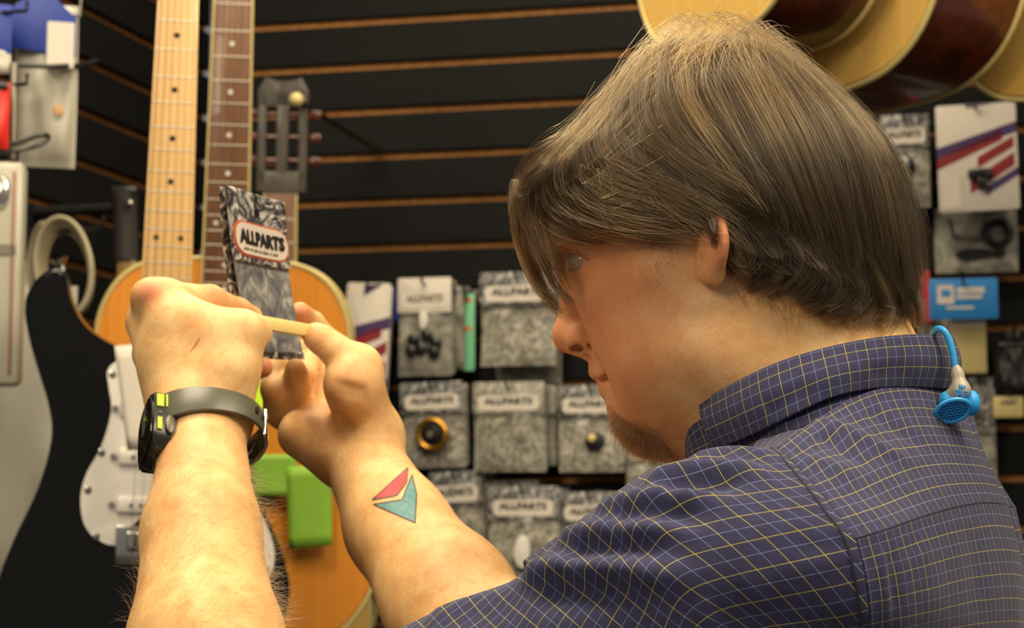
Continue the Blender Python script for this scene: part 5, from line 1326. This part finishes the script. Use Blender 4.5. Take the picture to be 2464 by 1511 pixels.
for phi in np.linspace(168, -78, 84):
    hw = np.interp(phi, [-80, -20, 60, 130, 170], [0.0080, 0.0085, 0.0088, 0.0108, 0.0130]); out = np.interp(phi, [-80, -30, 0, 60, 170], [-0.003, 0.004, 0.0025, 0, 0.0005])
    prof = [(-hw, 0), (-hw*0.96, 0.0018), (-hw*0.5, 0.0026), (hw*0.5, 0.0026), (hw*0.96, 0.0018), (hw, 0), (hw*0.9, -0.0003), (-hw*0.9, -0.0003)]
    rings.append([g.bm.verts.new(wp(phi, a, r+out)) for a, r in prof])
for A, B in zip(rings, rings[1:]):
    for j in range(8): g.bm.faces.new((A[j], A[(j+1) % 8], B[(j+1) % 8], B[j]))
g.bm.faces.new(rings[0]); g.bm.faces.new(rings[-1][::-1])
g.make('strap', BANDM, wt, angle=60)
g = G(); rings = []
for phi in np.linspace(190, 318, 40):   # the other half of the strap, behind the wrist
    hw = np.interp(phi, [190, 318], [0.0130, 0.0085])
    prof = [(-hw, 0), (-hw*0.96, 0.0018), (0, 0.0026), (hw*0.96, 0.0018), (hw, 0), (0, -0.0003)]
    rings.append([g.bm.verts.new(wp(phi, a, r)) for a, r in prof])
for A, B in zip(rings, rings[1:]):
    for j in range(6): g.bm.faces.new((A[j], A[(j+1) % 6], B[(j+1) % 6], B[j]))
g.bm.faces.new(rings[0]); g.bm.faces.new(rings[-1][::-1])
g.make('strap', BLACKP, wt, angle=60)
for phi in (26, 14, 3):                 # strap holes
    c = wp(phi, 0, 0.0052); nrm_ = (wp(phi, 0, 0.01)-wp(phi, 0, 0)); nrm_ /= np.linalg.norm(nrm_); tn = np.cross(nrm_, AX)
    G().lathe([(0.0017, -0.0008), (0.0017, 0.0003)], 14, Matrix.Translation(Vector(c)) @ frame3(tn, AX, nrm_).to_4x4() @ Matrix.Diagonal((1, 1.6, 1, 1))).make('strap_hole', BLACKP, wt)
bk = []
for phi in np.linspace(4, -70, 20): bk.append(wp(phi, 0.0098, 0.0045))
for phi in np.linspace(-70, 4, 20): bk.append(wp(phi, -0.0098, 0.0045))
G().tube(bk, 0.0016, 8, closed=True).make('buckle', CHROME, wt)
# case: a fat rounded box whose face looks away from the wrist
CN = -E1*0.93 + E2*0.37; CN /= np.linalg.norm(CN); CT_ = np.cross(AX, CN)
if CT_@E2 < 0: CT_ = -CT_
CC = WC - E1*0.0270 - AX*0.0075 + E2*0.010
CM = Matrix.Translation(Vector(CC)) @ frame3(CT_, AX, np.cross(CT_, AX)).to_4x4()
sgn_ = 1 if np.cross(CT_, AX)@CN > 0 else -1
def case_outline(w_, h_, e=3.2, n=44):
    P = []
    for k in range(n):
        t = 2*math.pi*k/n; c, s = math.cos(t), math.sin(t)
        P.append((w_/2*np.sign(c)*abs(c)**(2/e), h_/2*np.sign(s)*abs(s)**(2/e)))
    return P
def zc(a, b): return (a*sgn_, b*sgn_) if sgn_ > 0 else (b*sgn_, a*sgn_)
G().prism(case_outline(0.040, 0.047), *zc(-0.0075, 0.0065), CM, bev=0.0022, seg=3).make('case', plain('satin_black_resin', (0.014, 0.014, 0.014), 0.32), wt)
G().prism(case_outline(0.034, 0.041), *zc(0.0065, 0.0078), CM, bev=0.0006).make('glass', GLOSSB, wt)
def on_case(x, y, w_, h_, name, mat, th=0.0008, off=0.0200):       # prints and buttons on the flank that looks at us
    return G().box(CM @ Vector((off, y, x*sgn_)), th*2, h_, w_, (frame3(CT_, AX, np.cross(CT_, AX))), bev=min(th*0.6, 0.0004)).make(name, mat, wt)
on_case(0.0028, 0.0095, 0.0046, 0.0098, 'lime_panel', LIMEP)
on_case(-0.0012, 0.0100, 0.0013, 0.0100, 'lime_print', LIMEP)
on_case(0.0030, -0.0085, 0.0030, 0.0095, 'lime_panel', LIMEP, off=0.0199)
G().lathe([(0.0042, 0), (0.0040, 0.0016), (0.0030, 0.0022)], 20, CM @ Matrix.Translation((0.0195, -0.0085, -0.0035*sgn_)) @ Matrix.Rotation(math.pi/2, 4, 'Y') @ Matrix.Diagonal((0.8, 1.7, 1, 1))).make('button', plain('bronze_grey_metal', (0.11, 0.10, 0.075), 0.45, 0.7), wt)
G().lathe([(0.0010, 0), (0.0010, 0.0009)], 12, CM @ Matrix.Translation((0.0198, 0.0, 0.003*sgn_)) @ Matrix.Rotation(math.pi/2, 4, 'Y')).make('screw', CHROME, wt)
for y in (0.012, 0.0015):
    G().box(CM @ Vector((0.0195, y, -0.0052*sgn_)), 0.0026, 0.0088, 0.0020, frame3(CT_, AX, np.cross(CT_, AX)), bev=0.0008).make('lug', plain('dark_chrome', (0.25, 0.25, 0.24), 0.3, 0.9), wt)
for k, (phi, a, w_, h_) in enumerate(((150, .0015, .0004, .0052), (153.5, .0010, .0016, .0004), (153.5, -.0010, .0016, .0004), (155, 0, .0004, .0020), (146, .0024, .0026, .0005), (146, .0008, .0026, .0005), (146, -.0008, .0020, .0005), (143.5, .0012, .0004, .0040))):
    c = wp(phi, a+0.001, 0.0030); nr = wp(phi, 0, .01)-wp(phi, 0, 0); nr /= np.linalg.norm(nr); tn = np.cross(AX, nr)
    G().box(c, w_, h_, 0.0004, frame3(tn, AX, nr)).make('strap_mark', LIMEP, wt)
# --- tattoo and scratch: flat ink in the skin
def skin_strip(name, A, B, mat, n=26, m=9, lift=0.25):
    a, b = catmull_px(A, n), catmull_px(B, n); V = []
    for j in range(m):
        for i in range(n):
            q = a[i]*(1-j/(m-1)) + b[i]*j/(m-1); p = on_body(q[0], q[1], lift)
            V.append(p if p is not None else V[-1])
    idx = np.arange(n*m).reshape(m, n); F = np.stack([idx[:-1, :-1], idx[1:, :-1], idx[1:, 1:], idx[:-1, 1:]], -1).reshape(-1, 4)
    return mesh(name, V, F, mat, body)
def catmull_px(P, n):
    P = np.asarray(P, float); s = np.r_[0, np.cumsum(np.linalg.norm(np.diff(P, axis=0), axis=1))]; u = np.linspace(0, s[-1], n)
    u = np.sort(np.unique(np.r_[u, s]))[:]; 
    u = np.interp(np.linspace(0, len(u)-1, n), np.arange(len(u)), u)
    return np.column_stack([np.interp(u, s, P[:, 0]), np.interp(u, s, P[:, 1])])
def ink(name, c):
    t = NT(name); v = t.noise(t.coord(), 260, 4, 0.6); t.col(t.ramp(v, [(0.35, c), (0.7, tuple(min(1, x*1.35) for x in c))])); t.set(rough=0.5, spec=0.3); return t.m
tt = skin_strip('tattoo', [(896, 1203), (981, 1126)], [(896, 1203), (955, 1192), (978, 1160), (981, 1126)], ink('red_ink', lin(206, 62, 66)))
tt['label'] = 'red wedge of the forearm tattoo'
t2 = skin_strip('tattoo', [(899, 1214), (968, 1203), (991, 1143)], [(899, 1214), (999, 1258), (1002, 1190), (991, 1143)], ink('teal_ink', lin(92, 140, 142)))
t2['label'] = 'teal arrowhead of the forearm tattoo'
OUTL = ink('tattoo_outline', lin(84, 66, 62))
def outline(pts, w_):
    pts = [np.array(p, float) for p in pts]
    for a, b in zip(pts, pts[1:]):
        d = (b-a)/np.linalg.norm(b-a); nn = np.array([-d[1], d[0]])*w_/2
        skin_strip('tattoo_outline', [a-nn, b-nn], [a+nn, b+nn], OUTL, 14, 2, 0.34)
outline([(896, 1203), (981, 1126), (978, 1160), (955, 1192), (896, 1203)], 3.2)
outline([(899, 1214), (968, 1203), (991, 1143), (1002, 1190), (999, 1258), (899, 1214)], 3.2)
skin_strip('scratch', [(480, 812), (470, 828), (456, 846)], [(482, 814), (473, 831), (457, 847)], ink('scratch_red', lin(176, 96, 66)), 12, 3, 0.15)
# --- earphone hung over the collar
EPB = plain('cyan_silicone', lin(48, 164, 240), 0.45, var=0.04)
EPG = plain('warm_grey_plastic', lin(168, 160, 146), 0.4, var=0.04)
def EP(x, y, dt=0.0): return H(x, y, 14) + (CAM-H(x, y, 14))/np.linalg.norm(CAM-H(x, y, 14))*(0.010+dt*1e-3)
ep = tag(empty('earphone', EP(2300, 960)), 'blue and grey sports earphone hung by its cable over the back of the collar', 'earphone')
G().tube(catmull([EP(2244, 812, -16), EP(2247, 799, -8), EP(2258, 791, -2), EP(2272, 797), EP(2284, 818), EP(2293, 850), EP(2299, 886)], 40), 0.0018, 10).make('cable', EPB, ep)
es = SDF()
es.cap(EP(2301, 886), EP(2304, 900), 2.1, 2.8, k=2); es.cap(EP(2304, 900), EP(2312, 940, 2), 2.8, 4.7, k=3); es.cap(EP(2312, 940, 2), EP(2292, 952, 1), 4.7, 4.2, k=3)
v, f = surface_nets(es.eval, np.min([c for c, r in es.pts], 0)-0.009, np.max([c for c, r in es.pts], 0)+0.009, 0.0006)
meshnp('housing', v, f, EPG, ep)
eh = SDF(); eh.cap(EP(2282, 962, 0), EP(2314, 966, 0), 4.6, 5.2, k=2); eh.ell(EP(2296, 962, 0), (7, 4.5, 4.5), np.stack([RGT, FWD, UPV]), k=3)
v, f = surface_nets(eh.eval, np.min([c for c, r in eh.pts], 0)-0.009, np.max([c for c, r in eh.pts], 0)+0.009, 0.0006)
meshnp('cushion', v, f, EPB, ep)
ex = np.array(EP(2345, 972)-EP(2316, 972)); ex = ex/np.linalg.norm(ex)*0.9 + FWD*0.35; ex /= np.linalg.norm(ex)
ez = np.cross(ex, UPV); ez /= np.linalg.norm(ez); ey = np.cross(ez, ex)
TM = Matrix.Translation(Vector(EP(2322, 970, -1))) @ frame3(ez, ey, ex).to_4x4() @ Matrix.Scale(0.70, 4)
G().lathe([(0.0050, 0), (0.0082, 0.0012), (0.0098, 0.004), (0.0092, 0.0072), (0.0066, 0.0098), (0.0040, 0.0106), (0.0034, 0.0090)], 28, TM).make('ear_tip', EPB, ep)
# fin: a rim with a honeycomb inside
fx = RGT*0.985 + UPV*0.17; fx /= np.linalg.norm(fx); fy = UPV*0.80 - FWD*0.60; fy -= (fy@fx)*fx; fy /= np.linalg.norm(fy); fz = np.cross(fx, fy)
FM = Matrix.Translation(Vector(EP(2293, 988, 7))) @ frame3(fx, fy, fz).to_4x4()
ra_, rb_ = 0.0090, 0.0075
g = G(); g.tube([FM @ Vector((ra_*math.cos(a), rb_*math.sin(a), 0)) for a in np.linspace(0, 2*math.pi, 48, endpoint=False)], 0.0012, 8, closed=True)
hx = 0.0024
for i in range(-6, 7):
    for j in range(-6, 7):
        cx, cy = hx*(i + 0.5*(j % 2)), hx*0.80*j
        for k in range(3):
            a0, a1 = math.radians(30+60*k), math.radians(90+60*k)
            p, q = (cx+hx*0.55*math.cos(a0), cy+hx*0.55*0.9*math.sin(a0)), (cx+hx*0.55*math.cos(a1), cy+hx*0.55*0.9*math.sin(a1))
            if all((x/ra_)**2+(y/rb_)**2 < 1.0 for x, y in (p, q)):
                g.tube([FM @ Vector((*p, 0)), FM @ Vector((*q, 0))], 0.00042, 5)
g.prism([(ra_*0.98*math.cos(a), rb_*0.98*math.sin(a)) for a in np.linspace(0, 2*math.pi, 40, endpoint=False)], -0.0012, -0.0006, FM)
g.make('fin', EPB, ep)
# emblem: three forked strokes
emx, emy = RGT, UPV; oC = EP(2313, 940, 7.3)
g = G()
for a in (90, 210, 330):
    d = np.array([math.cos(math.radians(a-8)), math.sin(math.radians(a-8))]); e_ = np.array([-d[1], d[0]])
    L2 = lambda q: oC + emx*q[0]*1e-3 + emy*q[1]*1e-3
    g.tube([L2(d*0.4), L2(d*3.2)], 0.00034, 6)
    for s in (-1, 1): g.tube([L2(d*1.3+e_*s*0.8), L2(d*2.9+e_*s*1.5)], 0.0005, 6)
g.make('emblem', EPB, ep)
# ------------------------------------------------------------------ small hair: beard, brows, lashes, sideburn, forearms
BEARDM = hair_material('reddish_beard', (0.045, 0.020, 0.008), (0.20, 0.095, 0.035), 0.35)
def tufts(region, n, length, flow, mat, name, r0=0.06, curl=0.15, npt=6, spread=0.35, jit=0.0, lift=0.35):
    out = []; tries = 0
    while len(out) < n and tries < n*12:
        tries += 1
        q = region()
        if q is None: continue
        r = ray(*q); h = BODY_BVH.ray_cast(Vector(CAM), Vector(r/np.linalg.norm(r)))
        if h[0] is None: continue
        p = np.array(h[0]); nn = np.array(h[1]); nn = nn if nn@r < 0 else -nn
        d = flow(q, p, nn); d = d - (d@nn)*nn*0.8; d /= max(np.linalg.norm(d), 1e-9); d = d + RNG.normal(size=3)*spread; d /= np.linalg.norm(d)
        L = length*RNG.uniform(0.55, 1.15)*1e-3; s = np.linspace(0, 1, npt)[:, None]; k = RNG.normal(size=3)*curl
        P = p + nn*lift*L*(s*(1-0.5*s)) + d*L*s + k*L*s*s
        out.append(P)
    if out: return strands(name, np.array(out), r0, r0*0.45, mat, body)
img = lambda dx, dy: RGT*dx - UPV*dy
def gauss(cx, cy, sx, sy): return lambda: (RNG.normal(cx, sx), RNG.normal(cy, sy))
def inpoly(P):
    P = np.array(P, float); lo, hi = P.min(0), P.max(0)
    def f():
        q = RNG.uniform(lo, hi); c = False; j = len(P)-1
        for i in range(len(P)):
            if (P[i, 1] > q[1]) != (P[j, 1] > q[1]) and q[0] < (P[j, 0]-P[i, 0])*(q[1]-P[i, 1])/(P[j, 1]-P[i, 1])+P[i, 0]: c = not c
            j = i
        return tuple(q) if c else None
    return f
tufts(inpoly([(1472, 985), (1500, 1000), (1540, 1030), (1590, 1055), (1612, 1092), (1570, 1100), (1520, 1085), (1485, 1045), (1468, 1005)]), 2600, 7.0, lambda q, p, n: img(-0.25 + (q[0]-1480)/160, 1.0), BEARDM, 'beard', 0.07, lift=0.5)
tufts(inpoly([(1455, 965), (1475, 972), (1500, 1010), (1486, 1040), (1470, 1010)]), 240, 4.0, lambda q, p, n: img(-0.3, 1.0), BEARDM, 'beard', 0.06, lift=0.6)
tufts(inpoly([(1350, 590), (1372, 572), (1440, 572), (1440, 582), (1380, 590), (1355, 604)]), 260, 8, lambda q, p, n: img(1.0, 0.05), BEARDM, 'eyebrow', 0.06, lift=0.15, spread=0.18)
tufts(inpoly([(1568, 545), (1640, 545), (1630, 600), (1605, 640), (1590, 690), (1575, 650), (1560, 600)]), 110, 13, lambda q, p, n: img(-0.25, 0.9), SMALLH, 'sideburn', 0.036, curl=0.5, spread=0.5, npt=9)
tufts(inpoly([(1500, 560), (1600, 545), (1620, 570), (1570, 600), (1520, 590)]), 60, 18, lambda q, p, n: img(0.9, 0.5), SMALLH, 'sideburn', 0.034, curl=0.5, spread=0.35, npt=9)
tufts(inpoly([(1360, 600), (1392, 601), (1424, 622), (1420, 628), (1390, 610), (1362, 612)]), 130, 6, lambda q, p, n: img(-0.6, -0.1)-FWD*0.1, SMALLH, 'eyelash', 0.06, curl=0.2, spread=0.15, lift=0.7)
tufts(inpoly([(1760, 690), (1870, 700), (2000, 740), (2120, 770), (2120, 800), (2000, 775), (1880, 745), (1770, 720)]), 500, 12, lambda q, p, n: img(0.5, 0.9), SMALLH, 'nape_hair', 0.05, curl=0.35, spread=0.4, lift=0.15)
ARMH = hair_material('fair_arm_hair', (0.16, 0.075, 0.025), (0.50, 0.30, 0.11), 0.35)
tufts(inpoly([(395, 1110), (580, 1110), (640, 1300), (690, 1511), (300, 1511), (335, 1300)]), 2600, 13, lambda q, p, n: img(0.5+0.5*(q[0]-490)/150, -0.35), ARMH, 'arm_hair', 0.045, curl=0.3, spread=0.35, lift=0.10)
# silhouette hairs along both edges of the near forearm
tufts(lambda: ((lambda s: (392-72*s + RNG.uniform(0, 10), 1110+400*s))(RNG.random())), 160, 11, lambda q, p, n: img(-0.7, -0.5), ARMH, 'arm_hair', 0.03, curl=0.4, spread=0.4, lift=0.6)
tufts(lambda: ((lambda s: (584+90*s - RNG.uniform(0, 10), 1120+390*s))(RNG.random())), 220, 13, lambda q, p, n: img(0.8, -0.3), ARMH, 'arm_hair', 0.03, curl=0.4, spread=0.4, lift=0.6)
